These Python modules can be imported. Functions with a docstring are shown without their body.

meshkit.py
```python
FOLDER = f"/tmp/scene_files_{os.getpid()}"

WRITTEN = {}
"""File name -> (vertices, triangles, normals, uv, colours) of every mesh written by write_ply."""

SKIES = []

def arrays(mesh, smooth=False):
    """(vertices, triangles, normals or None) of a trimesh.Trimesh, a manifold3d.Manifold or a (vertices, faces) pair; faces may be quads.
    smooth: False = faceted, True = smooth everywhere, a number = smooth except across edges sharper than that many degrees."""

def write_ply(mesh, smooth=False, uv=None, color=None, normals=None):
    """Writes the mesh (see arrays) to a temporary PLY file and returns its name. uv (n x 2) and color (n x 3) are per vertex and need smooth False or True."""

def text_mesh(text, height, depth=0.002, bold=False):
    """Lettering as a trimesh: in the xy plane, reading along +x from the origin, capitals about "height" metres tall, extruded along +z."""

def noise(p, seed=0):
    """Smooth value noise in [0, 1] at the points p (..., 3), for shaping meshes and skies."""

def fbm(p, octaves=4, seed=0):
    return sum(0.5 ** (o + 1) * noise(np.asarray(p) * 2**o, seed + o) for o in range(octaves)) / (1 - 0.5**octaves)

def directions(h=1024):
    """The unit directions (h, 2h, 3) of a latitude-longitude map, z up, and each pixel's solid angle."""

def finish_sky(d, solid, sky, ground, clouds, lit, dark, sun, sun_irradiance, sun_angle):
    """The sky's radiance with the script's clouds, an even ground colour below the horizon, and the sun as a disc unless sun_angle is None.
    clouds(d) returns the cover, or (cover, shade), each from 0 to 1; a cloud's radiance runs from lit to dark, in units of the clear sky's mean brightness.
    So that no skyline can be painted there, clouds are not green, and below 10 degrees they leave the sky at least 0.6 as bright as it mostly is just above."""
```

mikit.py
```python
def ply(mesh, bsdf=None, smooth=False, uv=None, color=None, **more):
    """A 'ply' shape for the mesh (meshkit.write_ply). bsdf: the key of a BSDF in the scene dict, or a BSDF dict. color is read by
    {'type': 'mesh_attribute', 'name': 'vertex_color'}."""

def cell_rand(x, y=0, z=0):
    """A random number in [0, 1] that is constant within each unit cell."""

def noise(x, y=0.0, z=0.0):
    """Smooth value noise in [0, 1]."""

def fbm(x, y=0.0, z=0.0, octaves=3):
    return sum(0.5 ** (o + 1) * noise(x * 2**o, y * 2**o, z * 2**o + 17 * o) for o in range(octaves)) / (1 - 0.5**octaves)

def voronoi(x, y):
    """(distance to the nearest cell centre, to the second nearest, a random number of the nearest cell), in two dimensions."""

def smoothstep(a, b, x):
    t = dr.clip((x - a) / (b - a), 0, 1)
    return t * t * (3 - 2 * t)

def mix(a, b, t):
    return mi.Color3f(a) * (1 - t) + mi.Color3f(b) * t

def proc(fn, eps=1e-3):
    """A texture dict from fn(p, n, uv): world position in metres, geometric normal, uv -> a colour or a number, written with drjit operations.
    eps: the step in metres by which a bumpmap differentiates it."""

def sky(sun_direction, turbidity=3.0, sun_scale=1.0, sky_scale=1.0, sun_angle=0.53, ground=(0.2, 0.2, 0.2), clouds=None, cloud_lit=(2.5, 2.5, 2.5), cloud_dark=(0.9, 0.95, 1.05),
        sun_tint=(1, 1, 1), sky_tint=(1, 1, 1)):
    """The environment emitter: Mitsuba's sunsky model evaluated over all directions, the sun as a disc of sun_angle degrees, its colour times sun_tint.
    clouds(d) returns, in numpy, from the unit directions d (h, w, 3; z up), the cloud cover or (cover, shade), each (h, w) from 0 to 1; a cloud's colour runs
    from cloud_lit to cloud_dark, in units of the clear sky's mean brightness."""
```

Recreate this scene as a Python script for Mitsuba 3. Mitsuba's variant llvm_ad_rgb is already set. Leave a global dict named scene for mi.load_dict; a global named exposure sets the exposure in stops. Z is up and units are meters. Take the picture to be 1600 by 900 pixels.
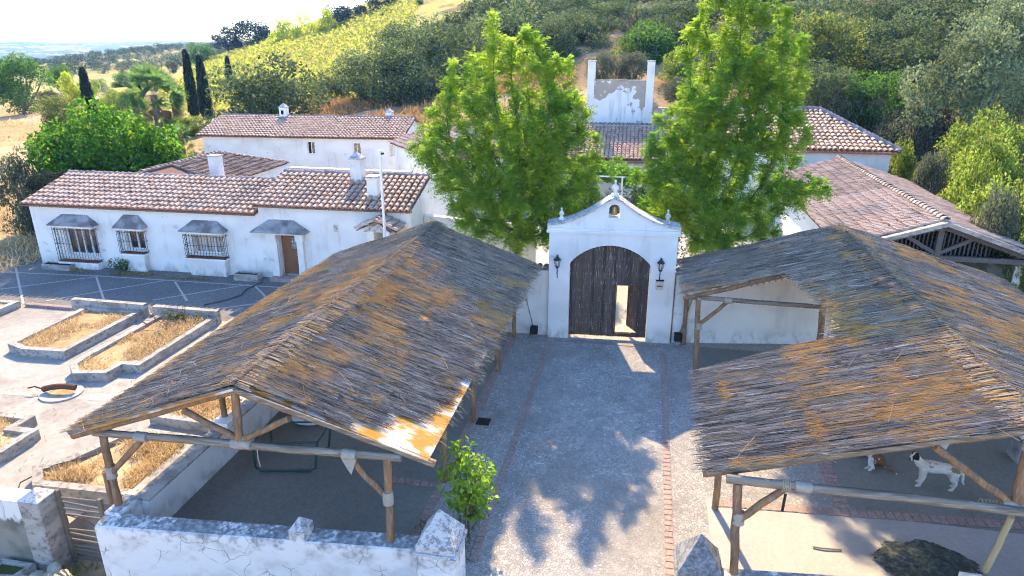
import math, random
import numpy as np, trimesh, manifold3d as m3
import drjit as dr, mitsuba as mi
import mikit, meshkit
from mikit import proc, noise, fbm, voronoi, cell_rand, smoothstep, mix
from shapely.geometry import Polygon, LineString, box as sbox
from shapely import affinity
from scipy.interpolate import RBFInterpolator
from scipy.spatial import cKDTree
T4 = mi.ScalarTransform4f
scene, labels = {}, {}

# ------------------------------------------------------------------ camera, sky, exposure
PITCH, YAW = math.atan(383/1067), math.radians(11.13)
fw = [-math.sin(YAW)*math.cos(PITCH), math.cos(YAW)*math.cos(PITCH), -math.sin(PITCH)]
scene['camera'] = {'type': 'perspective', 'fov': 2*math.degrees(math.atan(800/1067)), 'fov_axis': 'x', 'near_clip': 0.1, 'far_clip': 30000.0,
                   'to_world': T4().look_at(origin=[0, 0, 11], target=[fw[0], fw[1], 11+fw[2]], up=[0, 0, 1])}
SUN = np.array([-2.15, 7.58, 6.1])/np.linalg.norm([-2.15, 7.58, 6.1])
scene['sky'] = mikit.sky(SUN.tolist(), turbidity=3.0, sun_scale=0.9, sky_scale=1.5, sun_tint=(1.0, 0.94, 0.82), sky_tint=(.92, 1.0, 1.14))
exposure = 3.45

# ------------------------------------------------------------------ helpers
R_ = np.random.default_rng(7)
counts = {}
def num(key):
    n = counts.get(key, 0); counts[key] = n+1
    return key if n == 0 else f'{key}_{n:03d}'
def thing(name, label, cat, group=None, kind=None):
    k = num(name)
    labels[k] = {'label': label, 'category': cat}
    if group: labels[k]['group'] = group
    return k
def put(parent, name, mesh, mat, smooth=False, kind=None, label=None, **kw):
    k = num(parent+'__'+name) if name else parent
    scene[k] = mikit.ply(mesh, mat, smooth, **kw)
    if kind or label:
        labels[k] = {}
        if kind: labels[k]['kind'] = kind
        if label: labels[k]['label'] = label
    return k
def structure(name, mesh, mat, label, cat, smooth=False, **kw):
    k = num(name); scene[k] = mikit.ply(mesh, mat, smooth, **kw)
    labels[k] = {'label': label, 'category': cat, 'kind': 'structure'}
    return k
def dup(src, key, M):
    d = dict(scene[src] if isinstance(src, str) else src); d['to_world'] = T4(np.asarray(M, float).tolist()) if not isinstance(M, T4) else M
    scene[key] = d; return key
cat = trimesh.util.concatenate
V = lambda *a: np.array(a, float)
def unit(v): v = np.asarray(v, float); return v/np.linalg.norm(v)
def box(x0, x1, y0, y1, z0, z1):
    m = trimesh.creation.box((x1-x0, y1-y0, z1-z0)); m.apply_translation(((x0+x1)/2, (y0+y1)/2, (z0+z1)/2)); return m
def frame(o, ex, ey, ez):
    M = np.eye(4); M[:3, 0], M[:3, 1], M[:3, 2], M[:3, 3] = ex, ey, ez, o; return M
def tube(pts, r, sides=8, caps=True):
    p = np.asarray(pts, float); r = np.broadcast_to(np.asarray(r, float), (len(p),))
    t = np.gradient(p, axis=0); t /= np.linalg.norm(t, axis=1, keepdims=True)+1e-12
    a0 = unit(np.cross(t[0], [0.13, 0.31, 1.0] if abs(t[0][2]) < .9 else [1, .2, 0.1]))
    A = []
    for k in range(len(p)):
        a0 = unit(a0-t[k]*(a0@t[k])); A.append(a0)
    A = np.array(A); B = np.cross(t, A)
    th = np.arange(sides)*2*np.pi/sides
    v = (p[:, None]+r[:, None, None]*(np.cos(th)[None, :, None]*A[:, None]+np.sin(th)[None, :, None]*B[:, None])).reshape(-1, 3)
    f = []
    for k in range(len(p)-1):
        for s in range(sides):
            a, b = k*sides+s, k*sides+(s+1) % sides
            f += [[a, b, b+sides], [a, b+sides, a+sides]]
    if caps:
        n = len(v); v = np.vstack([v, p[:1], p[-1:]]); q = (len(p)-1)*sides
        for s in range(sides):
            f += [[n, (s+1) % sides, s], [n+1, q+s, q+(s+1) % sides]]
    return trimesh.Trimesh(v, f, process=False)
def log(p, q, r0, r1=None, n=7, seed=0):
    r1 = r0 if r1 is None else r1; g = np.random.default_rng(seed+int(abs(p[0])*100+abs(q[2])*31))
    t = np.linspace(0, 1, n)[:, None]; p, q = V(*p), V(*q)
    c = p*(1-t)+q*t; c[1:-1] += g.normal(0, r0*.10, (n-2, 3))
    return tube(c, (r0*(1-t)+r1*t)[:, 0]*(1+g.normal(0, .03, n)), 10)
def bar(p, q, r, sides=6): return tube([p, q], r, sides)
def beam(p, q, w, h, up=(0, 0, 1)):
    p, q = V(*p), V(*q); L = np.linalg.norm(q-p); ey = (q-p)/L; ex = unit(np.cross(ey, up)); ez = np.cross(ex, ey)
    m = trimesh.creation.box((w, L, h)); m.apply_transform(frame((p+q)/2, ex, ey, ez)); return m
def extr(poly, h, M=None):
    geoms = getattr(poly, 'geoms', [poly])
    m = cat([trimesh.creation.extrude_polygon(g, h, engine='earcut') for g in geoms if g.area > 1e-6])
    if M is not None: m.apply_transform(M)
    return m
def sheet(poly, z):
    v, f = trimesh.creation.triangulate_polygon(poly if isinstance(poly, Polygon) else Polygon(poly), engine='earcut')
    v = np.c_[v, np.full(len(v), z)]; m = trimesh.Trimesh(v, f, process=False)
    if m.face_normals[:, 2].sum() < 0: m.invert()
    return m
def lathe(prof, o=(0, 0, 0), n=20):
    m = trimesh.creation.revolve(np.array(prof, float), sections=n); m.apply_translation(o); return m
def sub(a, b):
    A = lambda m: m3.Manifold(m3.Mesh(np.asarray(m.vertices, np.float32), np.asarray(m.faces, np.uint32)))
    r = A(a)
    for x in (b if isinstance(b, list) else [b]): r = r-A(x)
    r = r.to_mesh(); return trimesh.Trimesh(r.vert_properties[:, :3], r.tri_verts, process=False)
def chamfered(x0, x1, y0, y1, z0, z1, c=.02):
    a = [(x, y, z) for x in (x0+c, x1-c) for y in (y0+c, y1-c) for z in (z0, z1)] + [(x, y, z) for x in (x0, x1) for y in (y0+c, y1-c) for z in (z0, z1-c)] + [(x, y, z) for x in (x0+c, x1-c) for y in (y0, y1) for z in (z0, z1-c)]
    return trimesh.convex.convex_hull(np.array(a))
def hull(pts): return trimesh.convex.convex_hull(np.array(pts, float))

# ------------------------------------------------------------------ materials
def rgb(c): return {'type': 'rgb', 'value': [float(x) for x in c]}
def two(b): return {'type': 'twosided', 'bsdf': b}
def matte(name, c): scene[name] = two({'type': 'diffuse', 'reflectance': c if isinstance(c, dict) else rgb(c)}); return name
def gloss(name, c, rough=.45, metallic=0.0): scene[name] = two({'type': 'principled', 'base_color': c if isinstance(c, dict) else rgb(c), 'roughness': rough, 'metallic': metallic, 'specular': .4}); return name
def bumpy(name, c, fn, scale, eps=4e-3):
    scene[name] = two({'type': 'bumpmap', 'arbitrary': {**proc(fn, eps)}, 'scale': scale, 'bsdf': {'type': 'diffuse', 'reflectance': c}}); return name
vcol = {'type': 'mesh_attribute', 'name': 'vertex_color'}

def f_plaster(p, n, uv):
    a = fbm(p.x*.7+3, p.y*.7, p.z*.9, 4); b = fbm(p.x*5, p.y*5, p.z*2.2, 3)
    c = mix((.80, .79, .76), (.70, .68, .65), smoothstep(.35, .75, a))
    low = smoothstep(.75, .0, p.z)*smoothstep(.42, .72, b)
    c = mix(c, (.42, .38, .33), low*.75)
    drip = fbm(p.x*4.5, p.y*4.5, p.z*.55, 4); c = mix(c, (.55, .53, .50), smoothstep(.52, .72, drip)*smoothstep(.3, .6, a)*.42)
    spots = smoothstep(.70, .80, fbm(p.x*2.1+7, p.y*2.1, p.z*2.1, 4))
    return mix(c, (.40, .37, .35), spots*.45)
def f_plaster_b(p, n, uv): return fbm(p.x*6, p.y*6, p.z*6, 4)
bumpy('plaster', proc(f_plaster), f_plaster_b, .012)
def f_mould(p, n, uv):   # front boundary wall: whitewash, black lichen towards the weathered coping, cracks
    a = fbm(p.x*2.6, p.y*2.6, p.z*3.4, 4); b = fbm(p.x*15, p.y*15, p.z*11, 3)
    c = mix((.74, .73, .71), (.63, .61, .59), smoothstep(.4, .7, a))
    w = fbm(p.x*3+40, p.z*3, p.y*3, 2)*.35
    d1, d2, r = voronoi(p.x*1.9+w*2.4, (p.z+p.y*.6)*2.6+w*2)
    crack = smoothstep(.05, .0, d2-d1)*smoothstep(.36, .5, fbm(p.x*1.1, p.z*1.4, 3., 2))
    c = mix(c, (.20, .19, .19), crack*.8)
    top = smoothstep(.25, 1.0, p.z); drip = fbm(p.x*7, p.y*7, p.z*.9, 3)
    m = smoothstep(.54-.10*top, .78-.10*top, .35*a+.3*b+.35*drip)*(.25+.75*top)
    c = mix(c, (.16, .16, .165), m*.75)
    return mix(c, mix((.30, .31, .32), (.16, .165, .17), smoothstep(.35, .65, b)), smoothstep(.6, .9, n.z)*smoothstep(.36, .52, .6*a+.4*b)*.8)
bumpy('mouldy_whitewash', proc(f_mould), f_plaster_b, .02)
def f_peel(p, n, uv):
    a = fbm(p.x*.55+2.3, p.z*.75+p.y*.1, 5., 4); b = fbm(p.x*3, p.z*3, 1., 3)
    up = smoothstep(6.2, 8.0, p.z)*.22+smoothstep(-2.5, 0., p.x)*.08
    m = smoothstep(.585, .65, a*.55+b*.42+up)
    return mix(mix((.80, .79, .77), (.62, .60, .58), smoothstep(.4, .8, fbm(p.x*5, p.z*.7, 2., 3))), mix((.46, .39, .30), (.36, .31, .25), b), m)
matte('peeling_whitewash', proc(f_peel))
def f_hood(p, n, uv):
    a = fbm(p.x*2.5, p.y*2.5, p.z*2.5, 3)
    return mix((.36, .35, .35), (.15, .145, .15), smoothstep(.25, .75, a))
matte('grey_render', proc(f_hood))
def f_stonecap(p, n, uv):
    a = fbm(p.x*9, p.y*9, p.z*9, 4)
    b = fbm(p.x*27, p.y*27, p.z*27, 3)
    return mix((.54, .535, .53), (.20, .20, .205), smoothstep(.44, .66, .5*a+.5*b)*.9)
bumpy('lichen_stone', proc(f_stonecap), f_plaster_b, .012)
matte('dark_lichen_stone', proc(lambda p, n, uv: mix((.27, .275, .28), (.10, .10, .105), smoothstep(.32, .74, .5*fbm(p.x*9, p.y*9, p.z*9, 3)+.5*fbm(p.x*26, p.y*26, p.z*26, 3)))))
def f_conc(p, n, uv):
    a = fbm(p.x*.35, p.y*.35, 0., 4); b = fbm(p.x*7, p.y*7, p.z*7, 3); s = fbm(p.x*1.4+9, p.y*1.4, 0., 4)
    c = mix((.27, .25, .23), (.345, .32, .29), smoothstep(.3, .7, a))
    c = mix(c, (.22, .20, .185), smoothstep(.55, .75, s)*.55)
    return c*(.82+.36*b)
bumpy('concrete', proc(f_conc), lambda p, n, uv: fbm(p.x*18, p.y*18, p.z*18, 2), .006)
def f_kerb(p, n, uv):
    a = fbm(p.x*2.2, p.y*2.2, p.z*4, 4); b = fbm(p.x*11, p.y*11, p.z*11, 3)
    c = mix((.40, .375, .34), (.25, .235, .215), smoothstep(.35, .7, a))
    return mix(c, (.13, .12, .11), smoothstep(.55, .72, b)*.7)
bumpy('weathered_concrete', proc(f_kerb), f_plaster_b, .02)
def f_apron_shade(p, n, uv):  # apron paving, its colour darkened to carry the shade of the house
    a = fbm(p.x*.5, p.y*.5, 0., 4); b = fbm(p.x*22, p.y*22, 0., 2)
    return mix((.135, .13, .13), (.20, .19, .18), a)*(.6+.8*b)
matte('shade_toned_apron', proc(f_apron_shade))
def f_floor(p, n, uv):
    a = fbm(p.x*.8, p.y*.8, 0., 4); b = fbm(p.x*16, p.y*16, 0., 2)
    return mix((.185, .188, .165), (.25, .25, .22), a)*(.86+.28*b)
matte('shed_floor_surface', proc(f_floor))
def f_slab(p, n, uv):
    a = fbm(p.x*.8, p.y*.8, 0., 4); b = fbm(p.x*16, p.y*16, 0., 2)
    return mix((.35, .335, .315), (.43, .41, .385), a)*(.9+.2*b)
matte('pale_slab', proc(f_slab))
def f_cob(p, n, uv):
    w = fbm(p.x*5, p.y*5, 1., 2)*1.3
    d1, d2, r = voronoi(p.x*13.5+w, p.y*13.5+w)
    e = smoothstep(.02, .22, d2-d1); g = fbm(p.x*.6, p.y*.6, 0., 4); g2 = fbm(p.x*1.9+5, p.y*.35, 0., 4)
    stone = mix((.31, .295, .28), (.47, .45, .42), r)
    stone = mix(stone, (.60, .58, .55), smoothstep(.955, .98, r)*.7)
    c = mix((.24, .22, .20), stone, e)
    c = mix(c, (.25, .225, .195), smoothstep(.48, .75, g)*.5)
    c = mix(c, (.42, .40, .37), smoothstep(.5, .75, g2)*.15)
    return c*(.85+.3*fbm(p.x*3, p.y*3, 2., 2))
def f_cob_b(p, n, uv):
    w = fbm(p.x*5, p.y*5, 1., 2)*1.3; d1, d2, r = voronoi(p.x*13.5+w, p.y*13.5+w); return smoothstep(.0, .3, d2-d1)
bumpy('pebble_paving', proc(f_cob), f_cob_b, .011)
def f_brick(p, n, uv):
    r = cell_rand(p.x*7.3, p.y*7.3, 1.)
    return mix((.38, .285, .25), (.29, .225, .20), fbm(p.x*5, p.y*5, 0., 3))*(.75+.5*noise(p.x*30, p.y*30, 0.))
matte('brick_face', proc(f_brick))
def f_wood(p, n, uv):
    a = fbm(p.x*9, p.y*9, p.z*2.2, 3); b = fbm(p.x*40, p.y*40, p.z*5, 2)
    c = mix((.30, .17, .085), (.19, .125, .08), smoothstep(.3, .7, a))
    return mix(c, (.34, .28, .21), smoothstep(.45, .8, b)*.55)
bumpy('log_wood', proc(f_wood), lambda p, n, uv: fbm(p.x*30, p.y*30, p.z*6, 2), .008)
def f_logh(p, n, uv):
    a = fbm(p.x*1.6, p.y*9, p.z*12, 3); b = fbm(p.x*4, p.y*30, p.z*40, 2)
    c = mix((.27, .23, .175), (.16, .135, .11), smoothstep(.3, .7, a))
    return mix(c, (.38, .35, .30), smoothstep(.5, .8, b)*.6)
matte('grey_log', proc(f_logh))
def f_gate(p, n, uv):
    k = cell_rand(p.x*7.2, 3., 1.); a = fbm(p.x*28, p.y*3, p.z*1.7, 3); b = fbm(p.x*60, 0., p.z*3, 2)
    c = mix((.062, .048, .043), (.125, .09, .07), k)
    c = mix(c, (.19, .16, .14), smoothstep(.55, .8, a)*.5)
    return mix(c, (.45, .43, .42), smoothstep(.72, .8, b)*.5)
bumpy('old_gate_wood', proc(f_gate), lambda p, n, uv: fbm(p.x*45, p.y*4, p.z*4, 2), .006)
def f_door(p, n, uv):
    return mix((.17, .075, .035), (.25, .12, .055), fbm(p.x*26, p.y*4, p.z*1.6, 3))
gloss('door_wood', proc(f_door), .5)
def tile_fn(c0, c1, k):
    def f(p, n, uv):
        a = fbm(p.x*3.1+k, p.y*3.1, p.z*3.1, 3); b = fbm(p.x*17, p.y*17+k, p.z*17, 3)
        c = mix(c0, c1, smoothstep(.3, .7, a)); c = mix(c, (.22, .19, .18), smoothstep(.58, .75, b)*.6); l = fbm(p.x*1.1, p.y*.5, p.z*.5+k*0., 4); return mix(c, (.27, .23, .21), smoothstep(.52, .7, l)*.55)
    return f
for i, (a, b) in enumerate([((.50, .35, .27), (.55, .42, .345)), ((.46, .30, .225), (.52, .375, .295)), ((.56, .44, .37), (.49, .365, .295)), ((.43, .25, .17), (.49, .33, .245))]):
    a, b = (tuple(.62*float(q[n])+.38*(.52, .39, .315)[n] for n in range(3)) for q in (a, b)); matte(f'roof_tile_{i}', proc(tile_fn(a, b, i*5.3)))
matte('tile_bed', rgb((.20, .13, .10)))
matte('tile_coloured', vcol)
matte('eave_red', rgb((.40, .15, .08)))
matte('reed', vcol)
def f_deck(p, n, uv):
    a = fbm(p.x*2.1, p.y*2.1, p.z, 4); b = fbm(p.x*4, p.y*34, p.z*4, 3)
    return mix((.70, .68, .63), (.43, .215, .055), smoothstep(.36, .52, a*.7+b*.25))*(.6+.7*b)
matte('roof_board', proc(f_deck))
matte('white_cloth', proc(lambda p, n, uv: mix((.42, .385, .32), (.27, .25, .22), fbm(p.x*14, p.y*14, p.z*14, 3))))
gloss('black_iron', (.02, .02, .022), .45)
matte('white_paint', rgb((.78, .78, .77)))
gloss('white_pole', (.80, .80, .79), .4)
matte('dark_room', rgb((.018, .018, .02)))
matte('black_soil', rgb((.035, .028, .022)))
matte('curtain', rgb((.55, .54, .51)))
scene['window_glass'] = {'type': 'thindielectric', 'int_ior': 1.5}
gloss('brass', (.42, .28, .10), .35, .8)
gloss('green_steel', (.035, .075, .06), .4)
matte('dark_plastic', rgb((.03, .03, .032)))
matte('sill_tile', rgb((.23, .095, .065)))
matte('grey_hose', rgb((.10, .10, .10)))
matte('line_paint', rgb((.42, .37, .32)))
matte('rust', rgb((.13, .07, .045)))
matte('stone_pale', rgb((.34, .32, .25)))
matte('stone_tan', rgb((.42, .36, .26)))
matte('bamboo', rgb((.40, .36, .22)))
matte('gate_grey_wood', rgb((.17, .15, .12)))
matte('net_dark', proc(lambda p, n, uv: mix((.07, .085, .07), (.15, .165, .14), smoothstep(.45, .7, fbm(p.x*14, p.y*14, p.z*14, 3)))))
gloss('algae_water', (.045, .06, .015), .08)
matte('dog_coat', vcol)
matte('plaque_cream', rgb((.55, .50, .40)))
matte('plaque_blue', rgb((.10, .16, .30)))
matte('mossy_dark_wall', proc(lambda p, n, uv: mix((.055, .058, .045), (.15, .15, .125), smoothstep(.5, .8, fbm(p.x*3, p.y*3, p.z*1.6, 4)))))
matte('dark_grey_wood', proc(lambda p, n, uv: mix((.085, .08, .075), (.17, .16, .15), fbm(p.x*14, p.y*14, p.z*14, 3))))
def f_oldwall(p, n, uv):
    a = fbm(p.x*2.2, p.y*2.2, p.z*2.2, 4); b = fbm(p.x*8, p.y*8, p.z*1.3, 3)
    w = smoothstep(.42, .52, p.z+(b-.5)*.55)
    return mix(mix((.27, .255, .215), (.15, .15, .13), smoothstep(.35, .65, a)), mix((.70, .69, .66), (.25, .25, .25), smoothstep(.52, .7, b)*.8), w)
matte('old_wall', proc(f_oldwall))
matte('green_cord', rgb((.10, .12, .10)))
matte('bark', rgb((.115, .085, .06)))
matte('bark_grey', rgb((.16, .14, .12)))
def leafmat(name, trans=.9, rough=.5):
    scene[name] = {'type': 'principledthin', 'base_color': vcol, 'roughness': rough, 'diff_trans': trans, 'spec_trans': 0.0, 'eta': 1.35}; return name
leafmat('leaf_bright', 1.35); leafmat('leaf_oak', .9, .55); leafmat('leaf_dry', .6, .8)

# ------------------------------------------------------------------ terrain
TP = [(-26.4,67,4),(-30.3,69.7,3.8),(-20.3,69.1,4.2),(-11.5,81.2,8.7),(-1,92,10.8),(16.7,59.7,4.9),(18.3,57.2,5),(16.6,70.1,5.2),(-65.1,189.1,21.8),(-44.3,164.1,18.6),(-53.2,228.9,31.2),(-74.8,217.5,25.6),(-78.1,184.1,15.7),(-92.5,171.7,10.2),(-87,146,5.2),(-130.8,195.2,5.6),(-73.2,95.1,3.0),(-66.9,111.5,3.4),(-49.9,103.6,5.1),(-42.3,73.7,2.8),(-51.4,119.4,5.3),(-61,72.8,1.5),(-50.8,64.3,1.6),(-53.7,74.7,2.1),(-75.4,105.9,2.6),(18.6,37.6,3.1),(16.2,40.9,3.0),(16.8,49.2,4.0),(21.4,53.9,5.4),(30.9,68.3,9.3),(39.5,91.9,18.1),(20,148.7,25.4),(-3.7,150,23.7),(32.9,115.4,21.9),(-28.7,187.8,28.8),(13.7,94,11.5),(77,184.6,35.5),(-6.9,259.9,40),(-82.8,288.3,35.6),(-57,51.8,1.8),(-80,75.5,1.5),(-117.1,109.1,1.8),(-116.8,123.5,2.1),(-167.8,198.6,.8),(-223.3,307.5,1.5),(-209.1,255.3,.5),(-288.8,304.9,1.2),(-370.4,497.2,4.9),(-368.3,421.8,1.7),(-334.4,344.4,.2),(-233.6,349.1,3.5),(-327.2,309,-.4),(-261.1,426.4,9.1),(-227.3,422.8,12.9),
      (-45,30,.3),(-41,38,.3),(-50,38,.9),(-40,26,0),(-45,22,0),(-36,45,.3),(-40,52,.9),(20,20,.4),(19,28,1.6),(24,33,3.2),(-20,8,-.6),(-30,5,-.8)]
for r, z in ((1000, -45), (1400, -70), (2000, -75)):
    TP += [(r*math.sin(math.radians(a)), r*math.cos(math.radians(a)), z) for a in range(-70, 80, 10)]
TP += [(260*math.sin(math.radians(a)), 260*math.cos(math.radians(a)), -3) for a in (-60, -50)]
for a in range(-60, 61, 12):
    for r, z in ((2600, -36+5*math.sin(a*.21)), (3600, 6), (5200, 14+3*math.sin(a*.5)), (9000, -20)):
        TP.append((r*math.sin(math.radians(a)), r*math.cos(math.radians(a)), z))
for a in list(range(-170, -70, 20))+list(range(90, 180, 20)):
    TP += [(r*math.sin(math.radians(a)), r*math.cos(math.radians(a)), z) for r, z in ((30, -.8), (120, -1), (500, -1), (2000, -40), (6000, -40))]
TP = np.array(TP, float)
def lp(x, y): return np.c_[np.arctan2(x, y)*3.2, np.log(np.maximum(3, np.hypot(x, y)))]
_rb = RBFInterpolator(lp(TP[:, 0], TP[:, 1]), TP[:, 2], kernel='thin_plate_spline', smoothing=1e-3)
def sst(a, b, x): t = np.clip((x-a)/(b-a), 0, 1); return t*t*(3-2*t)
def hgt(x, y):
    x, y = np.atleast_1d(np.asarray(x, float)), np.atleast_1d(np.asarray(y, float))
    z = _rb(lp(x, y)); r = np.hypot(x, y)
    q = np.stack([x, y, x*0], -1)
    z = z + (meshkit.fbm(q/18, 3)-.5)*np.clip((r-45)/60, 0, 1)*1.2 + (meshkit.fbm(q/400, 4, 3)-.5)*np.clip((r-1200)/2000, 0, 1)*26
    # the level court of the farm
    d = np.maximum.reduce([-37.5-x, x-16.2, y-58.5-(0 if 0 else 0)*x, 9.3-y])
    d = np.where(y > 45, np.maximum(d, np.abs(x+10)-27+(y-45)*.1), d)
    k = sst(0, 7, d)
    z = -.03*(1-k)+z*k
    z = np.where((x < -3.2) & (y < 12.5), np.minimum(z, -1.7+1.67*np.maximum(sst(11.3, 12.4, y), sst(-4.2, -3.4, x))), z)
    return z
def h1(x, y): return float(hgt(x, y)[0])
def ground_mesh():
    th = np.concatenate([np.linspace(-math.pi, -1.15, 24, endpoint=False), np.linspace(-1.15, .95, 470, endpoint=False), np.linspace(.95, math.pi, 26, endpoint=False)])
    rr = np.concatenate([[.5, 4], np.linspace(8, 70, 110), np.geomspace(71, 420, 120), np.geomspace(430, 9500, 90)])
    TH, RR = np.meshgrid(th, rr, indexing='xy'); x, y = RR*np.sin(TH), RR*np.cos(TH)
    z = hgt(x.ravel(), y.ravel()); v = np.c_[x.ravel(), y.ravel(), z]; n, m = len(rr), len(th)
    i, j = np.meshgrid(np.arange(n-1), np.arange(m), indexing='ij'); j2 = (j+1) % m
    q = np.stack([i*m+j, i*m+j2, (i+1)*m+j2, (i+1)*m+j], -1).reshape(-1, 4)
    f = np.vstack([q[:, [0, 2, 1]], q[:, [0, 3, 2]]])
    return trimesh.Trimesh(v, f, process=False)
def f_ground(p, n, uv):
    a = fbm(p.x*.09, p.y*.09, 0., 4); b = fbm(p.x*1.3, p.y*1.3, 0., 4); c2 = fbm(p.x*.012, p.y*.012, 4., 3)
    c = mix((.46, .36, .225), (.36, .25, .13), smoothstep(.3, .7, a))            # dry straw
    c = mix(c, (.24, .17, .10), smoothstep(.55, .75, b)*.6)
    wd = smoothstep(60, 80, p.y-dr.maximum(0, -p.x-20)*.5)*smoothstep(-60, -40, p.x)*smoothstep(260, 200, p.y)
    c = mix(c, (.17, .125, .075), wd*smoothstep(.25, .5, fbm(p.x*.16+3, p.y*.16, 0., 3))*.85)
    vy = smoothstep(78, 100, p.y+p.x*.10)*smoothstep(-1, 1, -p.x*1.0-20)           # vineyard slope: green between the vines
    c = mix(c, (.42, .40, .12), vy*smoothstep(.35, .55, fbm(p.x*.2, p.y*.2, 1., 3))*.8)
    r = dr.sqrt(p.x*p.x+p.y*p.y)
    c = mix(c, (.235, .235, .115), smoothstep(200, 300, r)*smoothstep(.35, .6, fbm(p.x*.035, p.y*.035, 7., 3))*.8)
    far = smoothstep(600, 1500, r)
    fields = mix((.10, .12, .055), (.30, .25, .15), smoothstep(.45, .6, c2))
    fields = mix(fields, (.07, .09, .045), smoothstep(.45, .62, fbm(p.x*.05, p.y*.05, 2., 2)))
    return mix(c, fields, far)*(.8+.4*noise(p.x*5, p.y*5, 0.))
matte('ground_surface', proc(f_ground))
structure('ground', ground_mesh(), 'ground_surface', 'dry straw coloured ground rising to the hill behind the farm', 'ground', smooth=True)

# paved surfaces of the court
terrace = structure('terrace', sheet([(-37, 11.0), (-13.2, 11.0), (-13.2, 11.95), (-11.3, 11.95), (-11.3, 23.7), (-37, 23.7)], 0.0), 'concrete', 'sunlit pale concrete terrace with raised planters at the left', 'terrace')
apron = structure('apron', sheet([(-38, 23.7), (-11.3, 23.7), (-11.3, 31), (-38, 31)], 0.0), 'shade_toned_apron', 'paved apron before the white house, with house shade put into its dark colour', 'pavement')
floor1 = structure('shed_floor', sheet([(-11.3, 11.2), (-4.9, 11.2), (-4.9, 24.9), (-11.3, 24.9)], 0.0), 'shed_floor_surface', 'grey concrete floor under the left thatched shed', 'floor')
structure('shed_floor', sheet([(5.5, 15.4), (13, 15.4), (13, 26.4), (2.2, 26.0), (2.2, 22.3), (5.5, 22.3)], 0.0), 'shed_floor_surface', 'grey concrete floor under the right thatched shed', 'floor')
structure('slab', sheet([(2.05, 9), (13, 9), (13, 15.4), (2.05, 15.4)], 0.0), 'pale_slab', 'pale smooth concrete slab at the front of the right shed', 'floor')
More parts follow.
